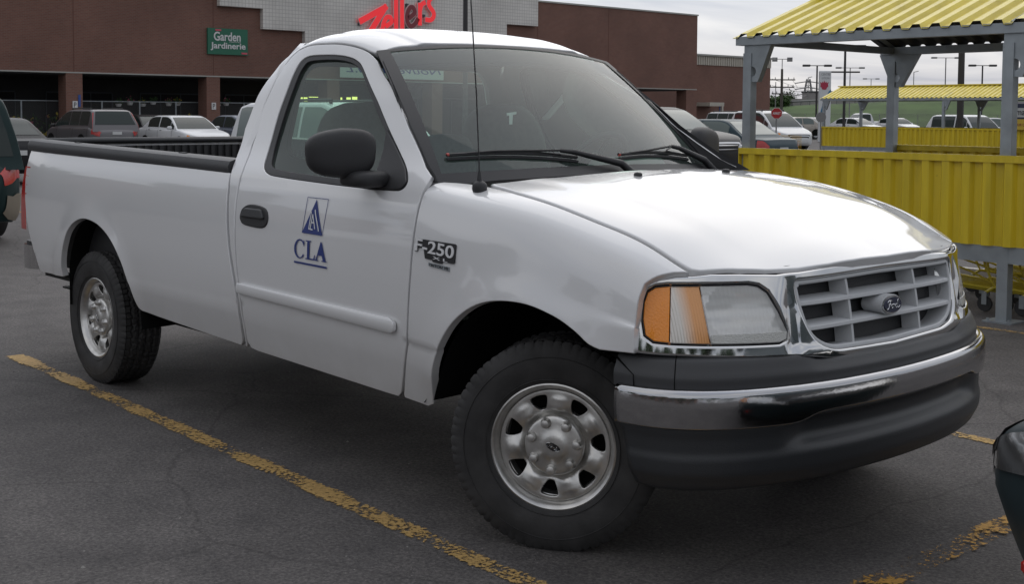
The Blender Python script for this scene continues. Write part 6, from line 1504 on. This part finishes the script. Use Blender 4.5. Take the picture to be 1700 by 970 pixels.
m_.build('fence_posts', POLG, fnc); m_ = MB(); m_.tube([q_+Vector((0,0,1.8)) for q_ in pts], .02, 4)
m_.add([tuple(pts[0]+Vector((0,0,.1))),tuple(pts[-1]+Vector((0,0,.1))),tuple(pts[-1]+Vector((0,0,1.8))),tuple(pts[0]+Vector((0,0,1.8)))], [(0,1,2,3)]); m_.build('wire_mesh', fm, fnc)
# low grey building beyond
FB = mat('far_building_grey', (.27,.255,.25), .8, noise=(.3,.1)); FW = mat('far_window_dark', (.06,.065,.07), .4)
t = thing('low_building', 'low grey flat roofed building beyond the car park near the lattice pylon', 'building', (-118,160,0), math.radians(40))
q = MB(); q.box((-26,0,0),(-2,14,4.6)); q.box((-2,1,0),(22,14,4.3)); wb_ = q.build('wall', FB, t)
q = MB(); q.box((-5,3,4.6),(-1,8,5.5)); q.build('roof_plant', FW, t)
for a, b, z0, z1 in ((-14,-6,2.4,3.3),(-22,-17,2.4,3.2),(2,4,1.8,3.4),(6,10,2.4,3.2),(12,16,2.4,3.2),(-12,-10,.2,1.6),(8,11,.2,1.5)):
    q = MB(); q.box((a,-.06 if a < -2 else .94,z0),(b,.0 if a < -2 else .998,z1)); q.build('window', FW, t)
for k, (x, y, w, d, h) in enumerate(((-70,232,30,12,6),(-20,238,44,12,5.5),(-150,215,26,12,6.5),(20,236,20,12,7))):
    t = thing('distant_building', ['grey block far beyond the highway, left of the tree line', 'long pale warehouse beyond the highway', 'low brown block behind the lattice pylon', 'small pale block at the far right horizon'][k], 'building', (x,y,0), .6); q = MB(); q.box((0,0,0),(w,d,h)); q.build('wall', [FB, mat('far_pale_wall', (.42,.41,.40), .8)][k%2], t); q = MB(); q.box((-.2,-.2,h),(w+.2,d+.2,h+.25)); q.build('roof_edge', FW, t)
# trees
BARK = mat('bark', (.06,.045,.03), .9); LV = mat('leaf_green', (.045,.085,.02), .7, noise=(.8,.5)); LV2 = mat('leaf_dark_green', (.03,.06,.018), .7, noise=(.8,.5))
def tree(x, y, h, r, label, m_=LV, group='trees along the horizon', n=1500, s=.22):
    t = thing('tree', label, 'tree', (x,y,0), 0, group); tr_ = MB(); tr_.tube([(0,0,0),(.05,0,h*.3),(0,.05,h*.7)], [r*.10,r*.07,r*.02], 7)
    for k in range(6): a = k*1.05; tr_.tube([(0,0,h*.3+k*.04*h),(math.cos(a)*r*.6,math.sin(a)*r*.6,h*.55+k*.04*h)], [r*.04,r*.01], 5)
    tr_.build('trunk', BARK, t); c = MB(); cl = [(random.gauss(0,r*.4),random.gauss(0,r*.4),h*.62+random.gauss(0,h*.15),r*random.uniform(.28,.5)) for _ in range(16)]
    for q_ in cl: leafball(c, q_[:3], q_[3], n//16, 0, s)
    c.build('crown', m_, t)
tree(-104,143,5.2,2.6,'small green tree at the end of the brick wing')
tree(-128,178,5.5,3,'round tree beside the low grey building'); tree(-92,205,7,4,'tree beyond the highway above the distant shelter', LV2); tree(-60,222,7.5,4,'broad tree on the skyline at the right', LV2)
# added behind the camera to darken reflections: unseen trees and a long store
for k in range(15):
    a = math.radians(190+k*11.5); R_ = 42+8*math.sin(k*2.3)
    tree(3+R_*math.cos(a), -4+R_*math.sin(a), 7.5+2*math.sin(k*1.7), 3.6, 'unseen leafy tree added behind the camera for reflections', LV2, 'unseen trees added behind the camera for reflections', 900, .5)
t = thing('reflection_shop_row', 'unseen brown brick shop row added behind the camera for reflections', 'building', (40,-62,0), math.radians(20)); q = MB(); q.box((-70,-10,0),(30,0,6.5)); q.build('wall', BRICK, t)
for k in range(10): q = MB(); q.box((-66+k*9.4,0,.3),(-60+k*9.4,.05,3)); q.build('window', FW, t)
# grit and small litter on the asphalt
gr = MB()
for k in range(1400):
    x, y = random.uniform(-8,2.6), random.uniform(-4.2,4.4); r = random.uniform(.0015,.0048)*(1.0 if random.random() < .96 else 2.0)
    a0 = random.uniform(0,6.28); V = [(x+r*math.cos(a0+t)*random.uniform(.7,1.2), y+r*math.sin(a0+t)*random.uniform(.7,1.2), .0005) for t in (0,1.25,2.5,3.77,5.0)]+[(x,y,r*.9)]
    gr.add(V, [(i,(i+1)%5,5) for i in range(5)], random.choice([0,0,1]))
o = gr.build('grit', [mat('pale_grit', (.26,.25,.23), .9), mat('dark_grit', (.05,.048,.045), .9)]); tag(o, 'loose grit scattered over the asphalt', 'grit', None, 'stuff')
lt = thing('litter', 'tiny white scrap of litter on the asphalt in the left foreground', 'litter', (-1.95,-2.12,.002), .6); q = MB(); q.add([(0,0,0),(.022,.004,.004),(.026,.014,.001),(.004,.012,.006)], [(0,1,2,3)]); q.build('scrap', WHT, lt)
# permit tag in the windscreen
tgm.prism([(-.4234,.452),(-.3504,.4608),(-.3613,.4434),(-.3884,.4399),(-.4324,.3722),(-.4518,.373),(-.4151,.4364),(-.4335,.4327)], wsp, -.004, -.006); tgm.build('permit_tag', WS, truck)
